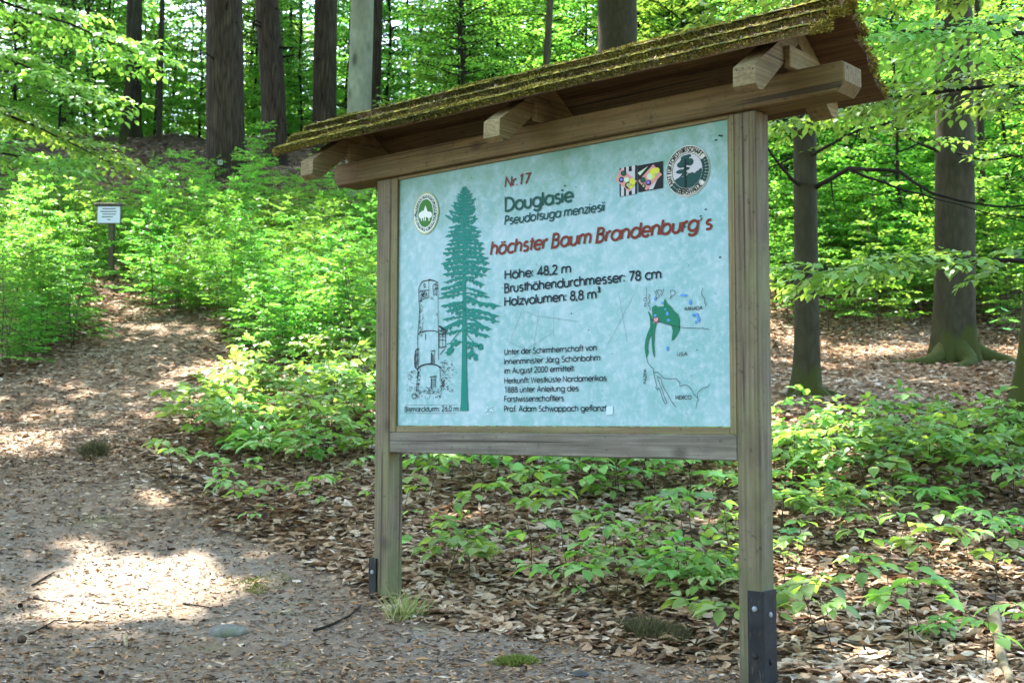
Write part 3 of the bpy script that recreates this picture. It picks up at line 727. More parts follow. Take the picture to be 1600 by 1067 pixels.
mb.build('lettering', INK['sketch'], panel)
mb = art(); apoly(mb, [z4(*p) for p in ell((551, 304), 15, 17, 0, 345, 18)], lay=13); mbm = mb.build('range_map', INK['magenta'], panel); mbm.location = (0, -.0009, 0)
o = text('17', (880 + 541 / 3.81, 420 + 314 / 3.81), (880 + 560 / 3.81, 420 + 313 / 3.81), capH=.012, wt=.17, mat=INK['white']); o.location = (0, -.0013, 0)

# oval green emblem with ring lettering
def disc(c, rx, ry, mat, dy, name='emblem', n=48):
    m_ = art(); pts = ell(c, rx, ry, 0, 360 - 360 / n, n); apoly(m_, list(pts), lay=0); o_ = m_.build(name, mat, panel); o_.location = (0, -dy, 0); return o_
def ovalpts(c, hw, hh, n=16):
    r_ = hw; return np.r_[ell((c[0], c[1] + hh - r_ * 1.25), r_, r_ * 1.25, 0, 180, n), ell((c[0], c[1] - hh + r_ * 1.25), r_, r_ * 1.25, 180, 360, n)]
ec = z1(246, 622); hw = z1(324, 622)[0] - ec[0]; hh = ec[1] - z1(246, 748)[1]
for f, m_, dy in ((1.0, 'rim', .0000), (.93, 'white', .0006), (.86, 'emblem_dark', .0012), (.62, 'white', .0018), (.57, 'emblem', .0024)):
    a = art(); apoly(a, list(ovalpts(ec, hw * f, hh * (f if f > .7 else f + .09))), lay=0); o = a.build('emblem', INK[m_], panel); o.location = (0, -dy, 0)
def ringtext(s_, path, cap, wt, mat, dy, inward=False):
    """letters standing along a polyline; path from first to last letter"""
    m_ = art(); P = np.array(path); d = np.r_[0, np.cumsum(np.linalg.norm(np.diff(P, axis=0), axis=1))]
    tw = twidth(s_); kx = d[-1] / tw; k = cap / .72; x = 0
    for ch in s_:
        adv, st = GL[ch]; m = (x + adv * .42) * kx
        q = np.array([np.interp(m, d, P[:, i]) for i in (0, 1)]); q2 = np.array([np.interp(m + .002, d, P[:, i]) for i in (0, 1)]); q1 = np.array([np.interp(m - .002, d, P[:, i]) for i in (0, 1)])
        t = (q2 - q1); t /= np.linalg.norm(t) + 1e-9; nn = np.array([-t[1], t[0]])
        for p in st: ribbon(m_, q + np.outer((p[:, 0] - adv * .42) * min(kx, k * 1.1), t) + np.outer(p[:, 1] * k, nn), wt * k)
        x += adv
    o_ = m_.build('lettering', mat, panel); o_.location = (0, -dy, 0)
mid = .69
tp = ovalpts(ec, hw * mid, hh * (mid + .05), 24)
top = tp[:24][::-1]; low = tp[24:]
ringtext('SCHUTZGEMEINSCHAFT', np.r_[[[ec[0] - hw * mid, ec[1] - hh * .25]], top, [[ec[0] + hw * mid, ec[1] - hh * .25]]], .0155, .13, INK['white'], .0024)
lo2 = ovalpts(ec, hw * .82, hh * .84, 24)[24:]
ringtext('DEUTSCHER WALD', np.r_[lo2[2:-2]], .0155, .13, INK['white'], .0024)
a = art()
for X, Y, rx, ry in ((222, 635, 16, 20), (268, 632, 18, 20), (246, 630, 20, 16), (232, 622, 12, 15)): apoly(a, [z1(*p) for p in ell((X, Y), rx, ry, 0, 330, 12)])
apoly(a, [z1(246, 575), z1(232, 620), z1(262, 620)]); apoly(a, [z1(246, 590), z1(226, 640), z1(268, 640)])
for X in (222, 246, 268, 236): ribbon(a, [z1(X, 640), z1(X, 668)], .006)
o = a.build('emblem', INK['white'], panel); o.location = (0, -.0026, 0)

# round emblem
rc = pan(1073.6, 267.2); rr = (pan(1107.5, 262)[0] - pan(1039.3, 272)[0]) / 2; rv = rr * 1.03
disc(rc, rr, rr, INK['cream'], 0)
def ring(c, r, wd, mat, dy):
    m_ = art(); ribbon(m_, ell(c, r, r, 0, 355, 60), wd, True); o_ = m_.build('emblem', mat, panel); o_.location = (0, -dy, 0)
ring(rc, rr * .955, .0018, INK['black'], .0008); ring(rc, rr * .70, .0018, INK['black'], .0012); disc(rc, rr * .685, rr * .685, INK['greyp'], .0007)
a = art(); R_ = rr * .675
hill = [(-1, .0)] ; xs_ = np.linspace(-.95, .98, 26)
for i in range(25):
    xa, xb = xs_[i], xs_[i + 1]
    ha = -.42 + .42 * (xa + 1) / 2 * 1.0 + .05 * sin(xa * 9) + .03 * sin(xa * 23); hb = -.42 + .42 * (xb + 1) / 2 + .05 * sin(xb * 9) + .03 * sin(xb * 23)
    la, lb = -sqrt(max(0, 1 - xa * xa)), -sqrt(max(0, 1 - xb * xb))
    apoly(a, [rc + R_ * np.array(q) for q in ((xa, min(la, ha)), (xb, min(lb, hb)), (xb, max(lb, hb)), (xa, max(la, ha)))], lay=2)
for X, Y, rx, ry in ((-.15, .78, .3, .16), (-.38, .42, .33, .2), (.18, .50, .26, .22), (-.42, .02, .36, .13), (-.25, .62, .25, .12), (-.05, .14, .22, .1), (-.18, -.12, .2, .09), (-.3, -.22, .16, .07), (.08, .86, .2, .1)):
    apoly(a, [rc + R_ * p for p in ell((X, Y), rx, ry, 20, 350, 13)], lay=int(rs.integers(3, 13)))
o = a.build('emblem', INK['dgreen'], panel); o.location = (0, -.0010, 0)
a = art(); ribbon(a, [rc + R_ * np.array(q) for q in ((-.13, -.97), (-.12, -.3), (-.13, .2), (-.1, .7))], .0085); ribbon(a, [rc + R_ * np.array(q) for q in ((-.12, .15), (-.3, .35))], .004); ribbon(a, [rc + R_ * np.array(q) for q in ((-.12, .3), (.1, .48))], .004)
o = a.build('emblem', INK['black'], panel); o.location = (0, -.0020, 0)
ringtext('AMT FÜR FORSTWIRTSCHAFT', ell(rc, rr * .755, rr * .755, 212, 38, 60), .0185, .145, INK['black'], .0016)
ringtext('EBERSWALDE', ell(rc, rr * .905, rr * .905, 238, 318, 40), .0185, .145, INK['black'], .0016)
a = art()
for ang in list(range(-30, 34, 8)) + [218, 226, 232]:
    for sd in (-.07, .07):
        r3 = rr * (.83 + sd); p = rc + r3 * np.array([cos(radians(ang)), sin(radians(ang))]); apoly(a, list(ell(p, rr * .085, rr * .06, 0, 330, 9)), lay=int(rs.integers(0, 14)))
o = a.build('emblem', INK['dgreen'], panel); o.location = (0, -.0016, 0)

# striped square and black square with tilted pink flower cards
zs = lambda X, Y: pan(950 + X / 9.412, 215 + Y / 9.412)
def quads(mat, dy, qs, name='picture_print'):
    a_ = art()
    for q in qs: apoly(a_, [zs(*p) for p in np.array(q, float).reshape(-1, 2)], lay=0)
    o_ = a_.build(name, INK[mat], panel); o_.location = (0, -dy, 0)
quads('greyp', 0, [(165, 870, 415, 825, 415, 405, 165, 450)]); quads('black', .0004, [(165, 868, 185, 865, 185, 447, 165, 450), (230, 858, 260, 853, 260, 433, 230, 438), (392, 828, 418, 824, 418, 405, 392, 410), (300, 845, 345, 838, 345, 780, 300, 788), (300, 500, 345, 492, 345, 420, 300, 428)])
quads('black', .0, [(440, 805, 800, 740, 800, 345, 425, 415)])
quads('pale', .0005, [(432, 520, 465, 560, 585, 420, 555, 440)]); quads('greyp', .0005, [(590, 770, 660, 755, 720, 610, 640, 640)])
quads('pink', .0008, [(100, 615, 310, 800, 420, 640, 190, 450), (440, 640, 560, 780, 790, 545, 660, 395)])
for m_, dy, es in (('black', .0012, ((225, 528, 42, 40), (195, 620, 42, 42), (300, 705, 55, 52), (510, 625, 42, 45), (590, 665, 44, 42), (520, 715, 32, 38))), ('emblem_dark', .0016, ((222, 528, 30, 30), (508, 622, 32, 36))), ('yellow', .0014, ((355, 655, 42, 58), (330, 715, 40, 38), (670, 500, 62, 48), (715, 480, 42, 40), (640, 560, 50, 58))),
               ('pale', .0018, ((270, 620, 42, 36), (610, 575, 40, 46))), ('violet', .0018, ((588, 660, 26, 26), (193, 618, 24, 24))), ('rim', .002, ((150, 590, 20, 20), (300, 700, 34, 30), (520, 712, 16, 20), (700, 545, 22, 24)))):
    a = art()
    for X, Y, rx, ry in es: apoly(a, [zs(*p) for p in ell((X, Y), rx, ry, 0, 335, 14)], lay=int(rs.integers(0, 5)))
    o = a.build('picture_print', INK[m_], panel); o.location = (0, -dy, 0)

# scratches, specks and stains on the print
a = art()
for p in ((822, 240, 748, 430), (735, 432, 1060, 582), (920, 245, 852, 720), (830, 250, 905, 280, 1145, 312), (1000, 380, 780, 520, 690, 570, 672, 640), (1008, 250, 1005, 400), (735, 660, 830, 705), (1398, 160, 1445, 440), (1485, 150, 1320, 470)):
    ribbon(a, [pan(600 + X / 3.81, 420 + Y / 3.81) for X, Y in np.array(p, float).reshape(-1, 2)], .0011)
tag(a.build('scratch', INK['scratch'], panel), kind='stuff')
a = art()
for k in range(46):
    X, Y = 628 + rs.random() * 505, 200 + rs.random() * 455
    p = pan(X, Y)
    if not (.02 < p[0] < 1.82 and .02 < p[1] < 1.18): continue
    s0 = .0014 + .003 * rs.random() ** 2; an = rs.random() * 6.3
    apoly(a, [p + s0 * np.array([cos(an + t) * (1.6 if t < 2 else .8), sin(an + t)]) for t in (0, 1.5, 3.1, 4.6)])
for X, Y in ((927, 160), (940, 162), (905, 187), (845, 600), (815, 640), (930, 885)):
    p = pan(880 + X / 3.81, 170 + Y / 3.81); apoly(a, [p + np.array(q) for q in ((-.006, 0), (.001, -.003), (.007, .002), (.0, .004))])
tag(a.build('speck', INK['sketch'], panel), kind='stuff')
a = art(); apoly(a, [pan(*p) for p in ((946, 648), (957, 647), (957, 634), (946, 635))], lay=0)
for k in range(26):
    t = rs.random() * 6.28; r_ = 6.5 * sqrt(rs.random()); apoly(a, [pan(764 + r_ * cos(t) + d0, 641 + r_ * 1.25 * sin(t) + d1) for d0, d1 in ((-1.4, 0), (0, 1.2), (1.4, .2), (.2, -1.2))])
o = a.build('stain', INK['stain'], panel); o.location = (0, .0003, 0)

# roof: rafters, boards, moss
AP_W, AP_V, TN = -.03, 1.326, .70
def rv_(w_, off=0.0): return AP_V - off - TN * abs(w_ - AP_W)
CA = 1 / sqrt(1 + TN * TN)
for uc in (-.285, .73, 1.748):
    for side in (1, -1):
        mb = MB(); e = .245 if side > 0 else -.295
        top = lambda x: rv_(x, .052); bot = lambda x: rv_(x, .052) - .086
        x0 = AP_W + side * .0006
        poly = [(x0, top(x0)), (e, top(e)), (e + side * .002, top(e) - .06), (e - side * .022, bot(e) + .012), (e - side * .045, bot(e) + .016), (x0, bot(x0) + .02)]
        poly = [(-a * S, (b + .74) * S) for a, b in poly]
        prism(mb, poly, (uc - .038 - UM) * S, (uc + .038 - UM) * S)
        mb.build('rafter', M['rafter'], sign)
    mb = MB(); sbox(mb, uc + .0385, uc + .06, 1.1065, 1.175, -.12, .07, .003); mb.build('tie_block', M['rafter'], sign)

def roof_board(side, k, uL, uR):
    """k = 0 lowest .. 2 ridge; slightly wavy weathered plank with its moss"""
    lip = AP_W + side * ((.27, .175, .082)[k] if side > 0 else (.325, .222, .112)[k]); upw = AP_W + side * max(0.0008, abs(lip - AP_W) - .135)
    th = .021; lift = .05 if side > 0 else .020
    nu, nw = 60, 5
    us = np.linspace(uL, uR, nu)
    V = []; 
    t_ = np.linspace(0, 1, nw)
    seedo = k + (3 if side < 0 else 0)
    for layer in (0, 1):
        for i, u in enumerate(us):
            for t in t_:
                wv = lip + (upw - lip) * t
                base = rv_(wv, .05) + lift * (1 - t) + .0035 * sn([[u, wv, k]], 5, seedo)[0]
                v = base + (th / CA if layer else 0)
                wv2 = wv + side * (.008 * sn([[u, k, 1]], 6, seedo)[0]) * (1 - t)
                V.append(L3(u + (.010 * sn([[k, t * 4, u]], 4, 2)[0] if i in (0, nu - 1) else 0), v, wv2))
    V = np.array(V); Q = []; N1 = nu * nw
    for i in range(nu - 1):
        for j in range(nw - 1):
            a_ = i * nw + j; q = [a_, a_ + 1, a_ + nw + 1, a_ + nw]
            Q.append(q if side > 0 else q[::-1]); q2 = [x + N1 for x in q]; Q.append(q2[::-1] if side > 0 else q2)
    for i in range(nu - 1):
        for j in (0, nw - 1):
            a_ = i * nw + j; q = [a_, a_ + nw, a_ + nw + N1, a_ + N1]; Q.append(q if (j == 0) == (side > 0) else q[::-1])
    for i in (0, nu - 1):
        for j in range(nw - 1):
            a_ = i * nw + j; q = [a_, a_ + N1, a_ + N1 + 1, a_ + 1]; Q.append(q if (i == 0) == (side > 0) else q[::-1])
    mb = MB(); mb.add(V, Q); o = mb.build('roof_board', M['board'], sign)
    # moss: tufts of fine blades on top and hanging over the lip
    n = 24000 if side > 0 else 5000
    u = uL + .004 + (uR - uL - .008) * RNG.random(n)
    p3 = np.c_[u, np.zeros(n), np.full(n, k)]
    thick = .55 + .45 * np.clip(sn(p3, 5, 6 + seedo), -1, 1)
    if side > 0 and k == 0: thick *= np.clip((1.95 - u) / .75, .12, 1) ** .5
    t = RNG.random(n) ** 1.5 * .85
    lipb = RNG.random(n) < .5
    t = np.where(lipb, 0, t)
    wv = lip + (upw - lip) * t + side * np.where(lipb, .001 + .012 * RNG.random(n), 0)
    base = rv_(wv, .05) + lift * (1 - t) + th / CA + .0035 * sn(np.c_[u, wv, np.full(n, k)], 5, seedo)
    drop = np.where(lipb, -RNG.random(n) * .022 + .004 * (thick * .7 + .3), -.001)
    mound = np.where(lipb, 0, 0.020 * thick * np.clip(1 - t * 1.9, 0, 1) * np.clip(t * 9 + .35, 0, 1))
    P = np.stack([(u - UM) * S, -wv * S, (base + drop + mound + .74) * S], -1)
    keep = RNG.random(n) < (.25 + .85 * thick); P = P[keep]; lb = lipb[keep]; m = len(P); tk = thick[keep]
    d = RNG.normal(size=(m, 3)) * .55 + np.where(lb[:, None], np.array([0, -side * .8, .05]), np.array([0, -side * .25, .8])); d /= np.linalg.norm(d, axis=1)[:, None]
    ln_ = (.004 + .008 * RNG.random(m)) * (.6 + .6 * tk)
    sd = np.cross(d, RNG.normal(size=(m, 3))); sd /= np.linalg.norm(sd, axis=1)[:, None]
    wd = .0022 + .002 * RNG.random(m)
    V = np.stack([P - sd * wd[:, None], P + sd * wd[:, None], P + d * ln_[:, None]], 1).reshape(-1, 3)
    hue = np.clip(.40 + .22 * sn(np.c_[P[:, 0], P[:, 1] * 3, P[:, 2]], 4, 11) + RNG.normal(size=m) * .2 + np.where(lb, -.24, .14), 0, 1)  # uneven moss tone, plus painted shading: lip blades darker, top blades lighter
    mb = MB(); mb.add(V, np.arange(3 * m).reshape(-1, 3), hue)
    for ue, sg in ((uR, 1), (uL, -1)):       # moss also creeps over the board ends
        ne = 900 if side > 0 else 250
        te = RNG.random(ne) ** 1.3; we = lip + (upw - lip) * te; ve = rv_(we, .05) + lift * (1 - te) + th / CA * (RNG.random(ne) * 1.15 - .05)
        Pe = np.stack([(ue + sg * (.002 + .012 * RNG.random(ne)) - UM) * S, -we * S, (ve + .74) * S], -1)
        de = RNG.normal(size=(ne, 3)) * .6 + np.array([sg * .7, 0, .1]); de /= np.linalg.norm(de, axis=1)[:, None]
        se = np.cross(de, RNG.normal(size=(ne, 3))); se /= np.linalg.norm(se, axis=1)[:, None]
        le = .008 + .012 * RNG.random(ne); we_ = .0025 + .002 * RNG.random(ne)
        mb.add(np.stack([Pe - se * we_[:, None], Pe + se * we_[:, None], Pe + de * le[:, None]], 1).reshape(-1, 3), np.arange(3 * ne).reshape(-1, 3), np.clip(.4 + .25 * RNG.normal(size=ne), 0, 1))
    # mossy bed under the blades so no bare board shows between them
    for i0 in range(0, 0): pass
    nb = 1500 if side > 0 else 500
    ub = uL + .01 + (uR - uL - .02) * RNG.random(nb); tb = RNG.random(nb) ** 1.6 * .7
    wb = lip + (upw - lip) * tb; vb = rv_(wb, .05) + lift * (1 - tb) + th / CA
    c = np.stack([(ub - UM) * S, -wb * S, (vb + .74) * S - .002], -1); r0 = .010 + .012 * RNG.random(nb)
    ic = np.array([(1, 0, 0), (.5, .87, 0), (-.5, .87, 0), (-1, 0, 0), (-.5, -.87, 0), (.5, -.87, 0), (.45, .3, .6), (-.45, .3, .6), (0, -.5, .6)])
    fc = np.array([(0, 1, 6), (1, 2, 7), (1, 7, 6), (2, 3, 7), (3, 4, 8), (3, 8, 7), (4, 5, 8), (5, 0, 6), (5, 6, 8), (6, 7, 8)])
    V = (c[:, None] + ic[None] * r0[:, None, None] * np.array([1.5, 1, .8])).reshape(-1, 3)
    F_ = (fc[None] + 9 * np.arange(nb)[:, None, None]).reshape(-1, 3)
    mb.add(V, F_, np.repeat(np.clip(.25 + .2 * RNG.normal(size=nb), 0, .7), len(fc)))
    tag(mb.build('moss', M['moss'], o), kind='stuff')
    # larch and beech scales caught in the moss
    nd = 900 if side > 0 else 100
    ud = uL + (uR - uL) * RNG.random(nd); td = RNG.random(nd) ** 1.3 * .7; wd_ = lip + (upw - lip) * td
    vd = rv_(wd_, .05) + lift * (1 - td) + th / CA + .010
    P = np.stack([(ud - UM) * S, -wd_ * S, (vd + .74) * S], -1)
    a1 = RNG.normal(size=(nd, 3)); a1[:, 2] *= .5; a1 /= np.linalg.norm(a1, axis=1)[:, None]; a2 = np.cross(a1, RNG.normal(size=(nd, 3)) * .4 + np.array([0, 0, 1])); a2 /= np.linalg.norm(a2, axis=1)[:, None]
    l1 = (.006 + .012 * RNG.random(nd))[:, None]; l2 = .0018 + .0016 * RNG.random(nd)[:, None]
    V = np.stack([P - a1 * l1, P - a2 * l2, P + a1 * l1, P + a2 * l2], 1).reshape(-1, 3)
    mb = MB(); mb.add(V, np.arange(4 * nd).reshape(-1, 4), .55 + .45 * RNG.random(nd)); tag(mb.build('fallen_scales', M['needle'], o), kind='stuff')
for k in range(3):
    roof_board(1, k, (-.50, -.525, -.53)[k], (1.955, 1.965, 1.97)[k])
    roof_board(-1, k, (-.50, -.51, -.52)[k], (1.925, 1.935, 1.95)[k])
# ------------------------------------------------------------------ leaves and plants
UP = np.array([0, 0, 1.])
def unit(v): return v / (np.linalg.norm(v, axis=-1, keepdims=True) + 1e-9)
T_FAR = (np.array([(0, 0, 0), (.33, .5, .09), (.72, .36, .06), (1, 0, -.08), (.33, -.5, .09), (.72, -.36, .06)]), np.array([(0, 1, 2, 3), (0, 3, 5, 4)]), None)
_v = [(-.10, 0, .02), (.0, 0, 0), (.38, 0, .0), (.72, 0, -.05), (1.02, 0, -.16)]
for s_ in (1, -1): _v += [(.13, s_ * .30, .045), (.38, s_ * .5, .07), (.66, s_ * .40, .03), (.86, s_ * .18, -.06)]
T_NEAR = (np.array(_v), np.array([(1, 5, 6, 2), (2, 6, 7, 3), (1, 2, 10, 9), (2, 3, 11, 10)]), np.array([(3, 7, 8), (3, 8, 4), (3, 12, 11), (3, 4, 12)]))
def leaves(mb, P, D, N, L, W, tpl=T_FAR, rnd=None, rng=RNG, curl=1.0):
    P, D, N = (np.asarray(x, float).reshape(-1, 3) for x in (P, D, N)); n = len(P)
    D = unit(D); Sd = unit(np.cross(N, D)); N2 = np.cross(D, Sd)
    L = np.broadcast_to(L, (n,))[:, None, None]; W = np.broadcast_to(W, (n,))[:, None, None]
    t, q, tri = tpl
    V = P[:, None] + D[:, None] * (t[None, :, 0:1] * L) + Sd[:, None] * (t[None, :, 1:2] * W) + N2[:, None] * (t[None, :, 2:3] * L * np.broadcast_to(curl, (n,))[:, None, None])
    r = rng.random(n) if rnd is None else rnd
    off = np.arange(n)[:, None, None] * len(t)
    mb.v.append(V.reshape(-1, 3)); 
    mb.f.append((q[None] + off).reshape(-1, 4) + mb.n); mb.r.append(np.repeat(r, len(q)))
    if tri is not None: mb.f.append((tri[None] + off).reshape(-1, 3) + mb.n); mb.r.append(np.repeat(r, len(tri)))
    mb.n += n * len(t)

def spray(tw, lf, base, d, L, nside, rng, lsz=.072, droop=.12, tpl=T_FAR, gap=.042, r0=.004, k=3):
    """flat beech branch: zigzag axis, alternate side twigs, leaves in two rows"""
    d = unit(np.asarray(d, float)); side = unit(np.cross(d, UP)); 
    n = max(5, int(L / .16)); t = np.linspace(0, 1, n)
    ax_ = base + np.outer(t * L, d) + np.outer(-droop * L * t ** 2, UP) + side * (rng.normal(size=(n, 1)) * .012 * L)
    tube(tw, ax_, r0 * (1 - .8 * t), k, cap=False)
    twigs = [(ax_, L)]
    for i in range(nside):
        ti = .12 + .8 * (i + rng.random() * .5) / nside; p = base + d * ti * L - UP * droop * L * ti ** 2
        s_ = 1 if i % 2 else -1; a = radians(38 + 22 * rng.random()); dd = unit(d * cos(a) + side * s_ * sin(a) + UP * rng.normal() * .09)
        l2 = L * (.62 - .45 * ti) * (.7 + .5 * rng.random()); m = max(3, int(l2 / .12)); tt = np.linspace(0, 1, m)
        q = p + np.outer(tt * l2, dd) - np.outer(droop * l2 * 1.2 * tt ** 2, UP)
        tube(tw, q, r0 * .5 * (1 - .7 * tt), 3, cap=False); twigs.append((q, l2))
    PP, DD, NN = [], [], []
    for q, l in twigs:
        c = max(2, int(l / gap)); tt = (np.arange(c) + .6) / c; tt = .12 + .88 * tt if l < L else .25 + .75 * tt; tt = np.minimum(tt, 1)
        idx = tt * (len(q) - 1); i0 = np.minimum(idx.astype(int), len(q) - 2); f = (idx - i0)[:, None]
        p = q[i0] * (1 - f) + q[i0 + 1] * f; dq = unit(q[i0 + 1] - q[i0]); sq = unit(np.cross(dq, UP))
        sg = np.where(np.arange(c) % 2, 1, -1)[:, None]; a = np.radians(48 + rng.normal(size=(c, 1)) * 12); a[-1] *= .1
        dl = dq * np.cos(a) + sq * sg * np.sin(a) + UP * (rng.normal(size=(c, 1)) * .16 - .14)
        nn = UP + rng.normal(size=(c, 3)) * .26 - dl * .15
        PP.append(p + dl * .008); DD.append(dl); NN.append(nn)
    P = np.concatenate(PP); n = len(P); sz = lsz * (.7 + .5 * rng.random(n))
    leaves(lf, P, np.concatenate(DD), np.concatenate(NN), sz, sz * (.62 + .1 * rng.random(n)), tpl, rng.random(n), rng)

def sapling_mesh(seed, H, nb, bl, lsz=.07, tpl=T_FAR, gap=.042, low=.25, lean=.1, r0=None, nside=4, taper=.55, droop=.14):
    rng = np.random.default_rng(seed); tw, lf = MB(), MB()
    n = 8; t = np.linspace(0, 1, n); ld = rng.normal(size=2) * lean
    st = np.c_[ld[0] * H * t ** 1.6 + .015 * H * rng.normal(size=n) * t, ld[1] * H * t ** 1.6 + .015 * H * rng.normal(size=n) * t, H * t - .03]
    r0 = r0 or (.004 + .0045 * H); tube(tw, st, r0 * (1 - .8 * t), 5)
    for i in range(nb):
        ti = low + (1 - low) * (i + .5 * rng.random()) / nb; idx = ti * (n - 1); i0 = min(int(idx), n - 2); p = st[i0] + (st[i0 + 1] - st[i0]) * (idx - i0)
        az = i * 2.4 + rng.normal() * .4; el = .12 + .35 * ti + rng.normal() * .1
        L = bl * (1 - taper * (ti - low) / (1 - low)) * (.7 + .5 * rng.random())
        spray(tw, lf, p, (cos(az) * cos(el), sin(az) * cos(el), sin(el)), L, nside, rng, lsz, droop, tpl, gap, r0 * .4)
    spray(tw, lf, st[-1], (rng.normal() * .6, rng.normal() * .6, .7), bl * .4, 2, rng, lsz, droop, tpl, gap, r0 * .3)
    return tw, lf
PROTO = {}
def proto(kind, i, tw, lf, lm='leaf'):
    a = tw.mesh('stem', M['stem'] if kind != 'young_beech' else M['twig'], True); b = lf.mesh('foliage', M[lm], kind != 'maple')
    PROTO.setdefault(kind, []).append((a, b))
for i in range(4):      # beech seedlings, a handful of leaves on a thread of a stem
    rng = np.random.default_rng(100 + i); tw, lf = MB(), MB(); H = .16 + .06 * i
    t = np.linspace(0, 1, 6); st = np.c_[.03 * np.sin(t * 3 + i), .03 * t * (i - 1.5), H * t - .02]; tube(tw, st, .0028 * (1 - .6 * t), 5)
    for j in range(2 + i % 3):
        az = j * 2.6 + i; spray(tw, lf, st[-1 - (j % 2)], (cos(az), sin(az), .3 * rng.random() + .05), .09 + .07 * rng.random(), 1 + (i > 1), rng, .072, .2, T_NEAR, .05, .0016)
    proto('seedling', i, tw, lf)
for i in range(6):      # knee-high saplings
    tw, lf = sapling_mesh(200 + i, .17 + .05 * i, 3 + (i + 1) // 2, .20 + .025 * i, .084, T_NEAR, .047, .5, .18, nside=4, taper=.25, droop=.22); proto('sapling', i, tw, lf)
for i in range(6):      # thicket saplings
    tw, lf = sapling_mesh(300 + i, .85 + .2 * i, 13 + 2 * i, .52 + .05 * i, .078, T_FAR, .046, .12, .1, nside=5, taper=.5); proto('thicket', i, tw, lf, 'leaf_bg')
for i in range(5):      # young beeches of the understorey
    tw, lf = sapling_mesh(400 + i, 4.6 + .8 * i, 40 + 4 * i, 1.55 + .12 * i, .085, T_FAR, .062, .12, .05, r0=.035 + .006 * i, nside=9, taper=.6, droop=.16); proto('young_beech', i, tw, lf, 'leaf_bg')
rng = np.random.default_rng(77)      # maple seedlings
_ml = []
for k_ in range(15):
    a = -150 + 300 * k_ / 14; rr_ = (1.0, .55)[k_ % 2] * (1 - abs(a) / 330); _ml.append((.34 + rr_ * .75 * cos(radians(a)), rr_ * .85 * sin(radians(a)) * .9, .05 * abs(sin(radians(a * 1.5)))))
T_MAPLE = (np.array([(0.15, 0, 0)] + _ml), np.zeros((0, 4), int), np.array([(0, i + 1, i + 2) for i in range(14)]))
for i in range(2):
    tw, lf = MB(), MB(); H = .30 + .16 * i; t = np.linspace(0, 1, 6); st = np.c_[.03 * t, .02 * np.sin(t * 4), H * t - .02]; tube(tw, st, .003 * (1 - .5 * t), 5)
    for j in range(4 + 2 * i):
        az = j * 1.57 + (j // 2) * .8; b_ = st[-1 - (j // 2)]; d_ = np.array([cos(az), sin(az), .35]); e_ = b_ + d_ * .07
        tube(tw, [b_, e_], [.0014, .001], 3, cap=False); leaves(lf, [e_], [[cos(az), sin(az), -.25]], [UP + rng.normal(size=3) * .2], .10 + .03 * rng.random(), .13, T_MAPLE)
    proto('maple', i, tw, lf, 'maple')

def plant(kind, x, y, label, group, cat, scale=1.0, rz=None, i=None, name=None):
    rz = RNG.random() * 6.28 if rz is None else rz
    a, b = PROTO[kind][int(RNG.integers(len(PROTO[kind]))) if i is None else i]
    root = empty(name or {'seedling': 'beech_seedling', 'sapling': 'beech_sapling', 'thicket': 'thicket_sapling', 'young_beech': 'young_beech_tree', 'maple': 'maple_seedling'}[kind], (x, y, float(ground_z(x, y))), rz)
    root.scale = (scale, scale, scale); tag(root, label, cat, group)
    link_mesh('stem' if kind != 'young_beech' else 'trunk', a, root); link_mesh('foliage' if kind != 'young_beech' else 'crown', b, root)
    return root
SIGN_P = [sw(u, -.74)[:2] for u in np.linspace(-.4, 1.95, 12)]
def near_sign(x, y, r): return any((x - p[0]) ** 2 + (y - p[1]) ** 2 < r * r for p in SIGN_P)
placed = []
def scatter(poly, n, mind, rng, maxpath=.35):
    """points on the ground seen inside a photo polygon, spaced apart"""
    P = np.array(poly, float); out = []; lo, hi = P.min(0), P.max(0); tries = 0
    while len(out) < n and tries < n * 40:
        tries += 1; q = lo + (hi - lo) * rng.random(2)
        c = False
        for i in range(len(P)):
            (x1, y1), (x2, y2) = P[i], P[i - 1]
            if (y1 > q[1]) != (y2 > q[1]) and q[0] < (x2 - x1) * (q[1] - y1) / (y2 - y1) + x1: c = not c
        if not c: continue
        h = hit(*q)
        if h[1] > 60 or path_w(h[0], h[1]) > maxpath: continue
        if any((h[0] - a) ** 2 + (h[1] - b) ** 2 < mind * mind for a, b in placed[-400:]): continue
        placed.append((h[0], h[1])); out.append(h)
    return out
rg = np.random.default_rng(11)
# saplings between the path and the board, and around the board's feet
Z = []
def zone(kind, poly, n, mind, label, group, cat, s0=.8, s1=1.2, keep=.0, maxpath=.35):
    for h in scatter(poly, n, mind, rg, maxpath):
        if near_sign(h[0], h[1], keep): continue
        plant(kind, h[0], h[1], label, group, cat, s0 + (s1 - s0) * rg.random())
zone('sapling', [(250, 700), (330, 640), (400, 560), (590, 540), (590, 740), (420, 740)], 62, .18, 'knee-high fresh green beech sapling between the leafy path and the left post', 'saplings between path and board', 'sapling', .65, 1.1, .15)
zone('seedling', [(150, 760), (300, 740), (590, 750), (590, 830), (300, 830)], 16, .2, 'tiny two to five leaf seedling in the dead leaves left of the left post', 'seedlings beside the path', 'seedling', .6, 1.0, .15)
zone('sapling', [(620, 700), (1150, 700), (1150, 790), (840, 790), (640, 750)], 24, .24, 'small green sapling seen below the bottom rail of the board', 'saplings behind the board', 'sapling', .7, 1.1, .35)
zone('seedling', [(640, 740), (1150, 740), (1150, 900), (900, 960), (640, 880)], 30, .17, 'low seedling with few leaves in the litter under the board', 'seedlings under the board', 'seedling', .8, 1.2, .1)
zone('sapling', [(900, 860), (1150, 820), (1150, 960), (1000, 950)], 9, .16, 'leafy beech sapling close in front of the right post', 'saplings by the right post', 'sapling', .55, .85, .12, 1.1)
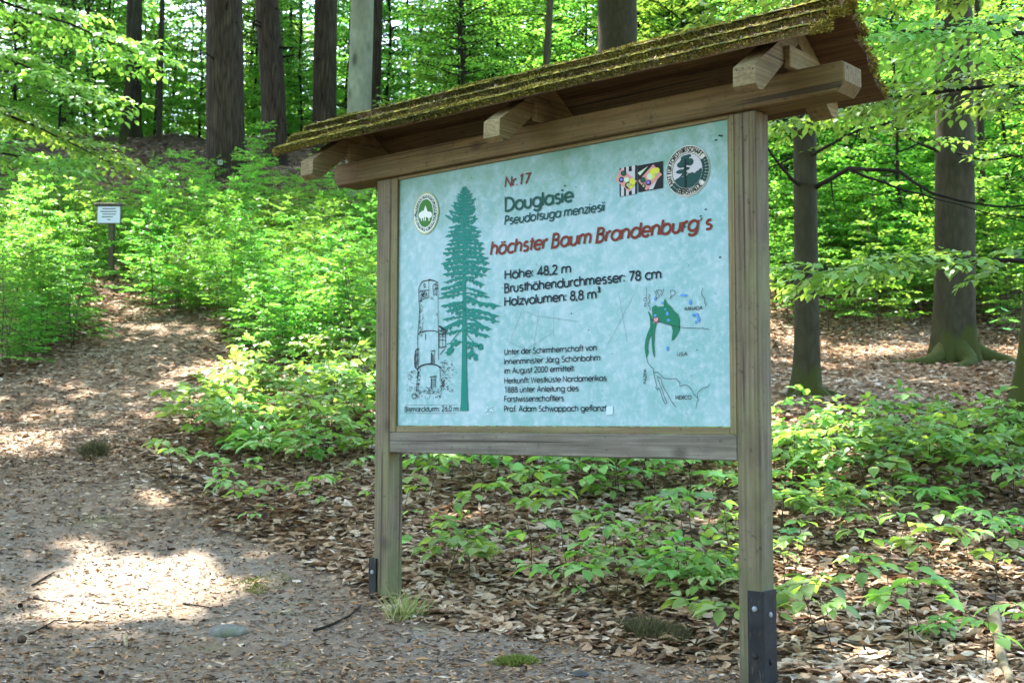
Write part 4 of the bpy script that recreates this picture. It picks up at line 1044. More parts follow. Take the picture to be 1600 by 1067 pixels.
zone('sapling', [(1210, 690), (1600, 670), (1600, 790), (1400, 800), (1210, 830)], 40, .24, 'leafy green sapling in the bright patch right of the right post', 'saplings right of the board', 'sapling', .75, 1.2, .1)
zone('seedling', [(1210, 800), (1600, 790), (1600, 1050), (1220, 1060)], 22, .25, 'single seedling among pale dead leaves at the lower right', 'seedlings in the dead leaves', 'seedling', .9, 1.25, .1)
zone('sapling', [(640, 760), (1150, 760), (1150, 880), (820, 890)], 8, .3, 'light green sapling in the middle of the litter under the board', 'saplings under the board', 'sapling', .55, .9, .25)
zone('sapling', [(1215, 780), (1600, 770), (1600, 900), (1215, 890)], 9, .3, 'pale green sapling standing apart in the dead leaves right of the board', 'saplings in the dead leaves', 'sapling', .55, .9, .1)
for px, py, k_, s_, lb in ((700, 900, 1, 1.05, 'bright five-leaf seedling standing alone just right of the left post'), (735, 905, 3, .9, 'small seedling next to the left post with drooping leaves'),
                           (880, 940, 2, .95, 'low bright sapling leaning left in front of the mossy soil'), (1060, 940, 3, .8, 'leafy sapling left of the right post, over the dark moss'), (1130, 1010, 2, 1.0, 'tall thin sapling directly beside the right post'),
                           (1470, 1000, 0, .62, 'small sapling at lower right with oval leaves near the log')):
    h = hit(px, py); plant('sapling' if k_ < 6 else 'seedling', h[0], h[1], lb, None, 'sapling', s_, None, k_)
for px, py, i, s_, lb in ((965, 800, 1, 1.0, 'maple seedling with broad lobed bluish leaves below the board'), (1085, 860, 1, 1.15, 'maple seedling with large lobed leaf left of the right post'), (1225, 910, 0, .9, 'small maple seedling just right of the right post'), (1575, 560, 1, 1.3, 'maple sapling at the right edge by the mossy trunk'), (960, 775, 0, 1.1, 'low maple seedling under the rail among beech leaves')):
    h = hit(px, py); plant('maple', h[0], h[1], lb, None, 'seedling', s_, None, i)

# thickets
LEFT = [(0, 345), (60, 345), (200, 360), (330, 340), (450, 350), (590, 340), (590, 570), (400, 570), (350, 510), (240, 490), (180, 490), (120, 545), (0, 590)]
RIGHT = [(1195, 215), (1260, 190), (1600, 190), (1600, 530), (1500, 500), (1300, 530), (1195, 500)]
far_pts = []
for h in scatter(LEFT, 290, .24, rg, .8): far_pts.append((h, 'beech sapling in the dense green thicket left of the board', 'saplings in the left thicket'))
for h in scatter(RIGHT, 230, .38, rg): far_pts.append((h, 'beech sapling on the sunlit slope right of the board', 'saplings on the right slope'))
sx_ = at(172, 452, 17.0)[0]; far_pts = [q for q in far_pts if not (abs(q[0][0] - sx_ * q[0][1] / 17) < .30 and 13 < q[0][1] < 17.15)]
far_pts.sort(key=lambda q: q[0][1])
far_pts = [(h, lb, gr, .42 + .28 * rg.random() if h[0] < 0 else .7 + .45 * rg.random()) for h, lb, gr in far_pts]
for h, lb, gr, s_ in far_pts[:295]: plant('thicket', h[0], h[1], lb, gr, 'sapling', s_)
# the undergrowth farther up both slopes: one mass
def mass(name, pts, kind, mat):
    data = []
    for a, b in PROTO[kind]:
        V = np.empty(len(b.vertices) * 3, np.float32); b.vertices.foreach_get('co', V); Lp_ = np.empty(len(b.loops), np.int32); b.loops.foreach_get('vertex_index', Lp_)
        R_ = np.empty(len(b.polygons), np.float32); b.attributes['rnd'].data.foreach_get('value', R_); data.append((V.reshape(-1, 3), Lp_.reshape(-1, 4), R_))
    mb = MB()
    for x, y, s_ in pts:
        V, Q, R_ = data[int(rg.integers(len(data)))]; a = rg.random() * 6.28
        V2 = np.c_[(V[:, 0] * cos(a) - V[:, 1] * sin(a)) * s_ + x, (V[:, 0] * sin(a) + V[:, 1] * cos(a)) * s_ + y, V[:, 2] * s_ + float(ground_z(x, y))]
        mb.add(V2, Q, np.clip(R_ * .8 + .2 * rg.random(), 0, 1))
    o = mb.build(name, M[mat]); tag(o, kind='stuff'); return o
pts = []
for k_ in range(420):
    y = 18 + 18 * rg.random(); x = (rg.random() * 1.05 - .5) * y * .95
    if x < -.02 * y and y < 29.5 and (rg.random() > .2 or y > 24): continue
    if y < 20: continue       # bare dark soil under the firs
    pts.append((x, y, (.8 + .7 * rg.random()) * (.45 if x < -.02 * y and y < 29.5 else 1)))
for k_ in range(170):
    y = 7 + 24 * rg.random(); sd_ = -1 if rg.random() < .6 else 1; x = sd_ * (y * .46 + .8 + 8 * rg.random())
    if x < 0 and y < 11: continue
    pts.append((x, y, .6 + .6 * rg.random()))
pts += [(h[0], h[1], s_) for h, lb, gr, s_ in far_pts[295:]]
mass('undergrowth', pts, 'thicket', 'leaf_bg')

# ------------------------------------------------------------------ trees
def trunk_mesh(r0, r1, H, lean=(0, 0), flare=1.0, fl_h=.35, lobes=5, seed=0, k=28, n=30, bend=.0, rough=.02):
    rng = np.random.default_rng(seed); z = np.r_[np.linspace(-.5, 1.2, 14), np.linspace(1.4, H, n)]; th = np.arange(k) * 2 * pi / k
    ph = rng.random() * 6.28; V = []
    for zi in z:
        t = max(0, zi) / H; r = r0 + (r1 - r0) * t; f = flare * math.exp(-max(0, zi + .1) / fl_h)
        rr_ = r * (1 + f * (.25 + 1.0 * np.abs(np.cos(lobes * .5 * th + ph)) ** 5 + .2 * np.sin(2 * th + ph)))
        p = np.c_[np.cos(th), np.sin(th), np.full(k, zi)]
        rr_ = rr_ * (1 + rough * sn(p * np.array([2, 2, .8]), 1.7, seed % 5))
        b_ = bend * sin(zi * .55 + ph) * min(1, zi / 2 if zi > 0 else 0)
        V.append(np.c_[rr_ * np.cos(th) + lean[0] * zi + b_, rr_ * np.sin(th) + lean[1] * zi, np.full(k, zi)])
    V = np.concatenate(V); nz = len(z)
    i = np.arange(nz - 1)[:, None] * k; j = np.arange(k)[None]; j2 = (j + 1) % k
    mb = MB(); mb.add(V, np.stack([i + j, i + j2, i + k + j2, i + k + j], -1).reshape(-1, 4), .5)
    return mb
def big_tree(name, X, Y, dia, label, cat, mat, H=17, lean=(0, 0), flare=.6, fl_h=.35, lobes=5, seed=0, bend=0., zoff=0., k=28):
    root = empty(name, (X, Y, float(ground_z(X, Y)) + zoff)); tag(root, label, cat)
    trunk_mesh(dia / 2, dia / 2 * .62, H, lean, flare, fl_h, lobes, seed, k, bend=bend).build('trunk', M[mat], root, True)
    return root
def base_at(px, py, Y): p = at(px, py, Y); return p
TREES = {}
def tree_px(key, name, px, Y, wpx, label, mat, **kw):
    p = at(px, 400, Y); d = wpx / F * Y
    TREES[key] = big_tree(name, p[0], p[1], d, label, kw.pop('cat', 'tree'), mat, **kw); return TREES[key]
tree_px('t1', 'douglas_fir', 351, 23, 61, 'thickest dark brown fir trunk at upper left with a small white tag', 'douglas', lean=(-.030, 0), flare=.15, seed=1, H=22)
tree_px('t2', 'douglas_fir', 427, 25.0, 40, 'slightly kinked dark brown fir trunk, second from the left of the tall trunks', 'douglas', lean=(-.055, 0), flare=.2, seed=2, bend=.07, H=22)
tree_px('t3', 'douglas_fir', 504, 25.5, 38, 'straight dark fir trunk left of the pale beech, behind the roof', 'douglas', lean=(0.0, 0), flare=.2, seed=3, H=22)
tree_px('t4', 'pale_beech_tree', 556, 22, 39, 'pale greenish grey smooth beech trunk rising behind the roof', 'beech_pale', lean=(.02, 0), flare=.2, seed=4, H=20)
tree_px('t5', 'douglas_fir', 582, 27, 19, 'slim dark trunk half hidden behind the pale beech', 'douglas', lean=(.015, 0), flare=.2, seed=5, H=20)
tree_px('t6', 'grey_beech_tree', 968, 17.5, 68, 'broad grey beech trunk above the middle of the mossy roof', 'beech', lean=(-.004, 0), flare=.3, seed=6, H=19)
tree_px('t7', 'mossy_stem_tree', 838, 21, 13, 'thin mossy green stem leaning right above the roof', 'mossbark', lean=(.06, 0), flare=.1, seed=7, H=11)
tree_px('t8', 'slim_beech_tree', 1259, 11.4, 38, 'slim grey beech right of the board with low crooked limbs', 'beech', lean=(.002, 0), flare=.75, fl_h=.22, lobes=3, seed=8, H=15, zoff=.02)
tree_px('t9', 'grey_beech_tree', 1489, 14.6, 62, 'large grey beech at right with mossy root flare', 'beech', lean=(.018, 0), flare=.55, fl_h=.34, lobes=5, seed=9, H=18)
tree_px('t10', 'mossy_oak_tree', 1650, 9.2, 112, 'mossy trunk foot cut off by the right edge of the picture', 'mossbark', lean=(.03, 0), flare=1.3, fl_h=.34, lobes=3, seed=13, H=16)
tree_px('t11', 'dark_trunk_tree', 203, 30, 26, 'dark trunk standing behind a leaning grey stem on the left ridge', 'darkbark', lean=(-.01, 0), flare=.5, seed=11, H=18)
tree_px('t12', 'leaning_stem_tree', 187, 28.5, 11, 'thin grey stem leaning right across the dark trunk', 'beech', lean=(.075, 0), flare=.2, seed=12, H=16)
for i, (px, Y, wpx, ln_, lb) in enumerate(((244, 29, 9, .005, 'slender dark stem right of the double trunk on the left ridge'), (92, 31, 13, -.01, 'dark stem at the far left behind leaves'), (104, 32, 9, .0, 'thinner dark stem beside the far left one'), (238, 30.5, 7, .03, 'very thin stem on the left ridge by the slender one'),
                              (128, 33, 6, 0, 'thin shaded stem behind the left branches'), (465, 34, 7, .0, 'thin stem between two fir trunks'), (447, 33, 6, .01, 'thin crooked stem beside the kinked fir'), (655, 34, 7, 0, 'thin distant stem above the left end of the roof'), (700, 36, 8, 0, 'faint thin stem above the roof in bright leaves'), (760, 34, 6, .02, 'thin stem close left of the mossy leaning one'),
                              (1040, 33, 8, 0, 'thin dark stem right of the broad beech above the roof'), (1536, 20, 14, 0, 'dark stem partly hidden behind the large grey beech'), (1425, 26, 8, .02, 'thin stem on the right slope left of the large beech'), (1330, 28, 7, -.01, 'thin stem on the right slope above the roof end'), (1585, 27, 9, 0, 'thin stem near the upper right corner'))):
    tree_px('s%d' % i, 'thin_stem_tree', px, Y, wpx, lb, 'darkbark', lean=(ln_, 0), flare=.1, seed=30 + i, H=13, k=10)

def roots(key, r, spec):
    root = TREES[key]; o = np.array(root.location)
    for a, L_, w_ in spec:
        t = np.linspace(0, 1, 9); x = np.cos(a + .25 * np.sin(t * 4)) * (r * .55 + L_ * t); y = np.sin(a + .25 * np.sin(t * 4)) * (r * .55 + L_ * t)
        z = ground_z(o[0] + x, o[1] + y) - o[2] + w_ * .35 * (1 - t) + .34 * w_ * 2.2 * np.exp(-t * 5) - .03 * t
        mb = MB(); tube(mb, np.c_[x, y, z], w_ * (1 - .72 * t), 10); mb.build('root', M['rootmoss'], root, True)
M['rootmoss'] = bark('root_bark', ((.03, .028, .012), (.06, .055, .025), (.09, .085, .04)), 5., .3, .95, .9)
roots('t9', .24, ((-1.75, .55, .15), (-2.7, .9, .12), (-.6, .7, .14), (.4, .6, .12)))
roots('t8', .11, ((-1.2, .35, .075), (-2.6, .40, .06), (-.2, .35, .06)))
roots('t10', .2, ((-2.7, .7, .17), (-1.7, .5, .14), (2.9, .8, .13)))
for key in ('t1', 't2', 't3', 't5', 't11'):      # short dead stubs on the fir trunks
    root = TREES[key]; o = np.array(root.location); rq = np.random.default_rng(len(key) * 7 + int(o[0] * 10) % 50)
    rad = (root.children[0].dimensions[0] + root.children[0].dimensions[1]) * .16
    for k_ in range(5):
        z_ = .9 + 3.6 * rq.random(); a = -1.57 + rq.normal() * 1.1; d_ = np.array([cos(a), sin(a), .25 * rq.normal()]); lx = {'t1': -.030, 't2': -.055, 't3': 0, 't5': .015, 't11': -.01}[key] * z_
        b_ = np.array([lx, 0, z_]) + d_ * rad * .7; L_ = .12 + .35 * rq.random()
        mb = MB(); tube(mb, [b_, b_ + d_ * L_ * .6, b_ + d_ * L_ + np.array([0, 0, -.06 * L_])], [.022, .016, .006], 6); mb.build('branch_stub', M['twig'], root, True)
# crooked limbs and leafy branches of the slim beech
def limb(root, pts, Y, r, rnd=3, leafy=0, name='branch', mat='twig'):
    o = np.array(root.location); P = np.array([at(x, y, Y + dy) for x, y, dy in pts])
    n = len(P); t = np.linspace(0, n - 1, n * 5); i0 = np.minimum(t.astype(int), n - 2); f = (t - i0)[:, None]; f2 = f * f * (3 - 2 * f) * .4 + f * .6
    Q = P[i0] * (1 - f2) + P[i0 + 1] * f2; Q = Q + .012 * np.stack([sn(Q, 3, 1), sn(Q, 3, 2), sn(Q, 3, 3)], -1)
    mb = MB(); tube(mb, Q - o, np.linspace(r, r * .3, len(Q)), 7); b = mb.build(name, M[mat], root, True)
    if leafy:
        tw, lf = MB(), MB(); rng = np.random.default_rng(rnd)
        for k_ in range(leafy):
            u = .25 + .75 * (k_ + rng.random()) / leafy; q = Q[min(int(u * len(Q)), len(Q) - 1)]; a = rng.random() * 6.28
            spray(tw, lf, q - o, (cos(a), sin(a), .1 + .2 * rng.random()), .35 + .35 * rng.random(), 5, rng, .078, .2, T_NEAR, .05, .004)
        tw.build('twigs', M['twig'], b, True); lf.build('leaves', M['leaf'], b, True)
    return b
r8 = TREES['t8']
limb(r8, [(1262, 300, 0), (1282, 288, -.1), (1305, 274, -.4), (1327, 264, -.7), (1360, 266, -.9), (1408, 268, -1.0), (1428, 284, -1.1), (1455, 300, -1.2), (1500, 314, -1.3), (1560, 323, -1.5), (1610, 320, -1.6)], 11.4, .024, 1, 0)
limb(r8, [(1327, 266, -.7), (1350, 276, -.8), (1390, 289, -.8), (1430, 302, -.7), (1470, 312, -.6), (1540, 332, -.5), (1610, 348, -.4)], 11.4, .014, 2, 0)
limb(r8, [(1262, 245, 0), (1276, 238, -.2), (1305, 224, -.4), (1338, 205, -.6), (1380, 194, -.8), (1430, 180, -.9), (1480, 160, -1.1), (1530, 118, -1.2)], 11.4, .017, 3, 7)
limb(r8, [(1256, 292, 0), (1238, 280, -.2), (1222, 262, -.4), (1210, 244, -.5), (1194, 220, -.6), (1180, 200, -.7)], 11.4, .019, 4, 0)
limb(r8, [(1256, 240, 0), (1235, 248, .2), (1212, 258, .3), (1202, 262, .3), (1196, 276, .3)], 11.4, .013, 5, 0)
limb(r8, [(1298, 280, -.4), (1302, 305, -.4), (1304, 322, -.4), (1310, 332, -.5)], 11.4, .009, 6, 0)
limb(r8, [(1440, 294, -1.1), (1448, 318, -1.1), (1452, 336, -1.1), (1462, 356, -1.1)], 11.4, .008, 7, 0)
r9 = TREES['t9']
limb(r9, [(1465, 236, -.3), (1440, 226, -.5), (1410, 208, -.7), (1396, 196, -.8), (1376, 190, -.9)], 14.6, .02, 8, 3)
limb(r9, [(1495, 240, -.3), (1540, 250, -.5), (1580, 246, -.7), (1620, 240, -.9)], 14.6, .018, 9, 2)
# leafy boughs of the oak-side trees reaching in from the right edge and top
r10 = TREES['t10']
def bough(root, base, d, L, n, seed, lsz=.082, rise=0., spread=.6, sL=.55):
    o = np.array(root.location); rng = np.random.default_rng(seed); base = np.array(base); d = unit(np.array(d, float))
    t = np.linspace(0, 1, 14); Q = base + np.outer(t * L, d) + np.outer(-.12 * L * t ** 2 + rise * L * t, UP) + .03 * np.stack([sn(np.c_[t, t, t], 7, seed % 5), sn(np.c_[t, t, t], 6, seed % 3), t * 0], -1)
    mb = MB(); tube(mb, Q - o, np.linspace(.022, .005, 14), 6); b = mb.build('branch', M['twig'], root, True)
    tw, lf = MB(), MB(); sd = np.cross(d, UP)
    for k_ in range(n):
        u = .12 + .88 * (k_ + .5 * rng.random()) / n; q = Q[min(int(u * 13.9), 13)]; s_ = 1 if k_ % 2 else -1
        dd = unit(d * (.7 + .3 * rng.random()) + sd * s_ * spread * (.6 + rng.random()) + UP * rng.normal() * .16)
        spray(tw, lf, q - o, dd, sL * (.6 + .7 * rng.random()), 6, rng, lsz, .2, T_NEAR, .05, .005)
    tw.build('twigs', M['twig'], b, True); lf.build('leaves', M['leaf'], b, True); return b
p10 = np.array(r10.location)
bough(r10, at(1640, 410, 8.8), (-.95, -.22, .02), 2.0, 22, 21, rise=.02)
bough(r10, at(1660, 60, 8.6), (-.95, -.2, .0), 2.0, 20, 22, rise=.05, spread=.9)
bough(r10, at(1660, 130, 9.2), (-.96, .1, .0), 2.2, 24, 23, rise=.0, spread=.9)
bough(r10, at(1640, -20, 8.9), (-.95, -.1, .05), 2.4, 24, 24, spread=.9)
bough(r10, at(1650, 20, 9.9), (-.9, .4, -.02), 2.6, 26, 25, spread=1.)
r6 = TREES['t6']
bough(r6, at(985, -30, 17.2) , (.55, -.8, -.06), 4.2, 22, 26, spread=.8, sL=.8)
bough(r6, at(960, -60, 17.2), (.1, -.95, -.05), 4.0, 18, 27, spread=.9, sL=.8)

tl = tree_px('tl', 'thin_stem_tree', -75, 13.2, 12, 'thin stem just outside the left edge whose leafy boughs hang into the picture', 'beech', flare=.1, seed=60, H=9, k=12)
bough(tl, at(-75, 60, 13.2), (.93, -.3, -.12), 1.75, 20, 61, rise=-.22, spread=.8, sL=.6)
bough(tl, at(-75, 150, 13.2), (.95, .2, -.08), 1.7, 20, 62, rise=-.2, spread=.8, sL=.7)
bough(tl, at(-75, -20, 13.2), (.9, .35, -.05), 2.0, 22, 63, rise=-.1, spread=.9, sL=.8)
bough(tl, at(-75, 230, 13.2), (.9, -.35, -.02), 1.5, 16, 64, rise=-.1, spread=.8, sL=.6)
# young beeches: understorey behind the firs and along the ridge
yb = [ # px, depth, scale, proto
 (-150, 22.5, .9), (-120, 16.5, .7), (130, 33, 1.1), (20, 31, 1.1), (165, 37, 1.2), (260, 34, 1.1), (300, 38, 1.2), (310, 30.5, .85), (395, 32, 1.0), (385, 39, 1.2), (455, 36, 1.1), (470, 30, .9), (540, 33, 1.0), (600, 31, 1.0),
 (640, 35, 1.1), (690, 29, 1.0), (735, 33, 1.1), (770, 26, .9), (800, 37, 1.2), (850, 30, 1.0), (880, 35, 1.1), (920, 27, 1.0), (1000, 31, 1.1), (1040, 26, 1.0), (1090, 34, 1.2), (1120, 24, .95), (1160, 29, 1.1), (1210, 24, 1.0), (1240, 32, 1.2),
 (1290, 25, 1.0), (1330, 21, .8), (1350, 30, 1.1), (1400, 26, 1.1), (1410, 19.5, .8), (1450, 33, 1.2), (1500, 24, 1.05), (1540, 29, 1.1), (1570, 21, .95), (1610, 25, 1.1), (1640, 18, .95), (1660, 31, 1.2), (1250, 19, .7), (1180, 20, .75), (40, 40, 1.2), (220, 44, 1.3), (-60, 36, 1.2), (120, 48, 1.3),
 (340, 46, 1.3), (430, 48, 1.3), (560, 42, 1.25), (980, 40, 1.3), (1200, 42, 1.3), (1380, 40, 1.3), (1560, 40, 1.3), (1700, 38, 1.2), (500, 46, 1.3), (90, 28, .8), (1480, 44, 1.3), (1300, 46, 1.3), (1100, 46, 1.3)]
ry = np.random.default_rng(19)
for k_ in range(95):
    Y = 31 + 30 * ry.random(); yb.append((-150 + 1900 * ry.random(), Y, 1.15 + .65 * ry.random()))
for k_ in range(24):
    Y = 22 + 9 * ry.random(); yb.append((600 + 1050 * ry.random(), Y, .8 + .35 * ry.random()))
for k_ in range(34):      # the wood goes on to both sides of the picture
    Y = 14 + 24 * ry.random(); yb.append((-300 - 900 * ry.random(), Y, .8 + .4 * ry.random()))
for k_ in range(26):
    Y = 10 + 28 * ry.random(); yb.append((1780 + 800 * ry.random(), Y, .8 + .4 * ry.random()))
for i, (px, Y, s_) in enumerate(yb):
    p = at(px, 300, Y)
    where = 'left' if px < 320 else 'middle' if px < 1150 else 'right'
    far = Y > 30
    lb = {('left', 0): 'young beech with layered bright leaves on the left slope below the ridge', ('left', 1): 'young beech on the left ridge behind the dark trunks', ('middle', 0): 'sunlit young beech close behind the board roof and fir trunks', ('middle', 1): 'distant young beech with pale leaves against the sky above the roof', ('right', 0): 'young beech on the green slope right of the board', ('right', 1): 'distant young beech high on the slope at upper right'}[(where, int(far))]
    plant('young_beech', p[0], p[1], lb, 'young beeches, %s%s' % (where, ', distant' if far else ''), 'tree', s_, None, i % 5)

# loose leaves added out of sight overhead to shade the scene
def shade_canopy():
    rng = np.random.default_rng(5); mb = MB()
    holes = [(hit(px, py), r_) for px, py, r_ in ((205, 918, .50), (140, 955, .2), (30, 690, .22), (330, 575, .3), (420, 590, .25), (540, 575, .3), (560, 650, .2), (370, 640, .25), (395, 690, .16), (1290, 570, .4), (1240, 660, .3), (1470, 600, .25), (1340, 560, .3), (1280, 760, .25), (1330, 720, .2),
        (1380, 430, .6), (1230, 420, .5), (1320, 400, .5), (30, 470, .4), (60, 420, .4), (250, 780, .14), (1290, 900, .16), (720, 800, .12), (1500, 880, .14), (130, 850, .12))]  # gaps shaped so that sun patches land on chosen spots
    n = 190000
    x = -22 + 37 * rng.random(n); y = -4 + 38 * rng.random(n)
    gz = ground_z(x, y, False); h = 11.5 + 5 * rng.random(n)
    cl = sn(np.c_[x, y, h * .4], .5, 7) + .5 * sn(np.c_[x, y, h * .5], 1.3, 9)
    P = np.c_[x, y, gz] + SUN * (h / SUN[2])[:, None]
    left = np.clip((-x - .05 * y) / 3, 0, 1)
    far_ = np.clip((y - 10.5) / 4, 0, 1); keep = (rng.random(n) > far_ * (.84 - .34 * (x < -.5) * (y < 19) - .84 * left * (y >= 19) * np.clip((y - 17) / 3, 0, 1))) & (P[:, 2] > CAMZ + .42 * P[:, 1] + .6) & (cl > -1.05 - 1.2 * (y < 8.5) * (x < 1.5) + np.clip((y - 11) / 9, 0, 1) * .9 * (1 - left) - left * (y > 17) * 1.2)
    for c, r_ in holes:
        v = P - c; dd = np.linalg.norm(v - np.outer(v @ SUN, SUN), axis=1); keep &= (dd > r_ + .06) & ((dd > r_ * 1.9) | (np.sin(np.arange(len(P)) * 12.9898) > .0))
    P = P[keep]
    def extra(k, x0, x1, y0, y1):      # more added leaves, deepening the shade on the fir slope and path foot
        ex, ey = x0 + (x1 - x0) * rng.random(k), y0 + (y1 - y0) * rng.random(k); Q = np.c_[ex, ey, ground_z(ex, ey, False)] + SUN * ((12 + 5 * rng.random(k)) / SUN[2])[:, None]
        kp = Q[:, 2] > CAMZ + .42 * Q[:, 1] + .6
        for c, r_ in holes:
            v = Q - c; dd = np.linalg.norm(v - np.outer(v @ SUN, SUN), axis=1); kp &= (dd > r_ + .06) & ((dd > r_ * 1.9) | (np.sin(np.arange(len(Q)) * 12.9898) > .3))
        return Q[kp]
    P = np.r_[P, extra(45000, -16, 1, 18, 34), extra(16000, -4, 1, 3, 8.5), extra(9000, 1.5, 6, 9, 15)]
    m = 66000; xb, yb_ = -20 + 40 * rng.random(m), -26 + 22 * rng.random(m); cb = sn(np.c_[xb, yb_, xb * 0], .6, 3)      # leaves added behind the camera to dim the light on the board
    Pb = np.c_[xb, yb_, 3.5 + 11 * rng.random(m)]; P = np.r_[P, Pb[(cb > -.5)]]; n = len(P)
    D = rng.normal(size=(n, 3)) * np.array([1, 1, .35]); N_ = UP + rng.normal(size=(n, 3)) * .35; sz = np.where(P[:, 1] < -5, .32, .15 + .09 * rng.random(n))
    leaves(mb, P, D, N_, sz, sz * .75, T_FAR, rng.random(n), rng)
    tag(mb.build('unseen_shade_canopy', M['shade_canopy']), kind='stuff')
shade_canopy()

# ------------------------------------------------------------------ ground litter
def litter_leaves(n, y0, y1, tpl, l0, l1, seed, onpath=.05):
    rng = np.random.default_rng(seed); Y = y0 + (y1 - y0) * rng.random(n) ** 1.15; X = (rng.random(n) - .5) * (.92 * Y + .8)
    pw = path_w(X, Y); k = rng.random(n) < np.where(pw > .5, onpath + .5 * np.clip((Y - 6.2) / 1.8, 0, 1), 1 - pw * .6); X, Y, pw = X[k], Y[k], pw[k]; n = len(X)
    Zg = ground_z(X, Y) + .004 + .022 * rng.random(n) * (1 - pw)
    a = rng.random(n) * 6.28; D = np.c_[np.cos(a), np.sin(a), rng.normal(size=n) * .15]; N_ = np.c_[rng.normal(size=(n, 2)) * .27, np.ones(n)]
    L = (l0 + (l1 - l0) * rng.random(n)) * np.where(pw > .5, .62, 1)
    P3 = np.c_[X, Y, Zg]; hue = np.clip(.50 + .3 * sn(P3, 1.1, 8) + rng.normal(size=n) * .26, 0, 1)
    mb = MB(); cu = rng.normal(size=n) * .55 + .12; torn = np.where(rng.random(n) < .25, .35 + .4 * rng.random(n), 1)
    leaves(mb, P3 - D * L[:, None] * .5, D, N_, L * torn, L * (.42 + .26 * rng.random(n)), tpl, hue, rng, cu); return mb
_c = T_NEAR[0].copy(); _c[:, 2] = _c[:, 2] * 2.0; _c[0] = (-.22, .02, .05)
T_DRY = (_c, T_NEAR[1], T_NEAR[2])
_d = T_FAR[0].copy(); _d[:, 2] *= 1.6
T_DRYF = (_d, T_FAR[1], None)
tag(litter_leaves(46000, 3.2, 9.5, T_DRY, .035, .092, 51, .03).build('fallen_leaves', M['litter']), kind='stuff')
tag(litter_leaves(60000, 8.5, 22, T_DRYF, .055, .10, 52, .12).build('fallen_leaves', M['litter']), kind='stuff')
tag(litter_leaves(22000, 19, 33, T_DRYF, .07, .14, 53, .12).build('fallen_leaves', M['litter']), kind='stuff')
def needles(n, seed):
    rng = np.random.default_rng(seed); Y = 3.3 + 6.5 * rng.random(n) ** 1.4; X = (rng.random(n) - .5) * (.92 * Y + .6)
    pw = path_w(X, Y); k = pw > .25; X, Y = X[k], Y[k]; n = len(X)
    cl = sn(np.c_[X, Y, X * 0], 2.2, 12); k = rng.random(n) < .6 + .35 * cl; X, Y = X[k], Y[k]; n = len(X)
    P = np.c_[X, Y, ground_z(X, Y) + .003 + .004 * rng.random(n)]; a = rng.random(n) * 6.28; D = np.c_[np.cos(a), np.sin(a), rng.normal(size=n) * .15]; Sd = np.c_[-np.sin(a), np.cos(a), rng.normal(size=n) * .5]
    big = rng.random(n) ** 4; L = (.005 + .026 * big + .008 * rng.random(n))[:, None]; W = (.0016 + .0050 * rng.random(n) ** 2)[:, None]
    V = np.stack([P - D * L, P + Sd * W, P + D * L, P - Sd * W], 1).reshape(-1, 3); mb = MB(); mb.add(V, np.arange(4 * n).reshape(-1, 4), np.clip(rng.random(n), 0, 1)); return mb
tag(needles(170000, 61).build('needle_litter', M['needle']), kind='stuff')

# ------------------------------------------------------------------ small things on the ground
def stone(px, py, sx, sy, sz, label, mat, name='rock', cat='stone'):
    h = hit(px, py); rng = np.random.default_rng(int(px)); root_ = MB(); n, k = 9, 16; V = []
    for i in range(n):
        for j in range(k):
            a, b = pi * i / (n - 1), 2 * pi * j / k; p = np.array([sin(a) * cos(b), sin(a) * sin(b), cos(a)]); r_ = 1 + .13 * sn([p], 1.6, 3)[0] + .05 * sn([p], 4, 5)[0]
            V.append(p * r_ * np.array([sx, sy, sz]))
    Q = [[i * k + j, (i + 1) * k + j, (i + 1) * k + (j + 1) % k, i * k + (j + 1) % k] for i in range(n - 1) for j in range(k)]
    root_.add(np.array(V), Q, .5); o = root_.build(name, mat, None, True, h + np.array([0, 0, sz * .15])); tag(o, label, cat); return o
def rockmat():
    N = NT('field_stone'); a = N.noise(N.obj(), 22, 7, .7); c = N.ramp(a, [(.3, (.06, .065, .055)), (.55, (.14, .135, .12)), (.75, (.25, .24, .215))])
    m = N.noise(N.obj(), 9, 4); c = N.mix(N.ramp(m, [(.5, (0, 0, 0)), (.7, (.7, .7, .7))]), c, (.08, .10, .04)); N.bump(a, .5, .01); return N.base(c, .9, .2)
M['rock'] = rockmat()
stone(355, 990, .085, .06, .035, 'small flat grey stone half sunk in the path left of the left post', M['rock'])
stone(905, 1055, .035, .025, .016, 'dark pebble at the bottom edge below the board', flat('dark_pebble', (.03, .03, .03)), 'pebble', 'pebble')
def cone(px, py, s_, label):
    h = hit(px, py); rng = np.random.default_rng(int(px)); mb = MB()
    for i in range(9):
        t = i / 8; r_ = s_ * .38 * sin(pi * (.15 + .8 * t)); m = 7
        for j in range(m):
            a = j * 6.283 / m + i * .45; c = np.array([(t - .5) * s_, r_ * .55 * cos(a), r_ * .55 * sin(a)]); d = np.array([.55 * s_ * .3, r_ * cos(a) * .7, r_ * sin(a) * .7]); e = np.array([0, -sin(a), cos(a)]) * s_ * .11
            mb.add([c - e, c + d * .7 - e, c + d, c + d * .7 + e, c + e], [[0, 1, 2], [0, 2, 3], [0, 3, 4]], rng.random() * .35)
    tube(mb, [(-.5 * s_, 0, 0), (0, 0, 0), (.5 * s_, 0, 0)], [s_ * .1, s_ * .28, s_ * .08], 8, .1)
    o = mb.build('fir_cone', M['needle'], None, False, h + np.array([0, 0, s_ * .3])); o.rotation_euler = (0, .1, rng.random() * 6); tag(o, label, 'cone')
cone(34, 1004, .045, 'dark fir cone on the path at the lower left corner'); cone(32, 948, .026, 'tiny dark cone above the larger one at lower left'); cone(183, 984, .02, 'tiny cone on the sunlit sand of the path'); cone(158, 1053, .024, 'tiny cone near the bottom edge of the path')
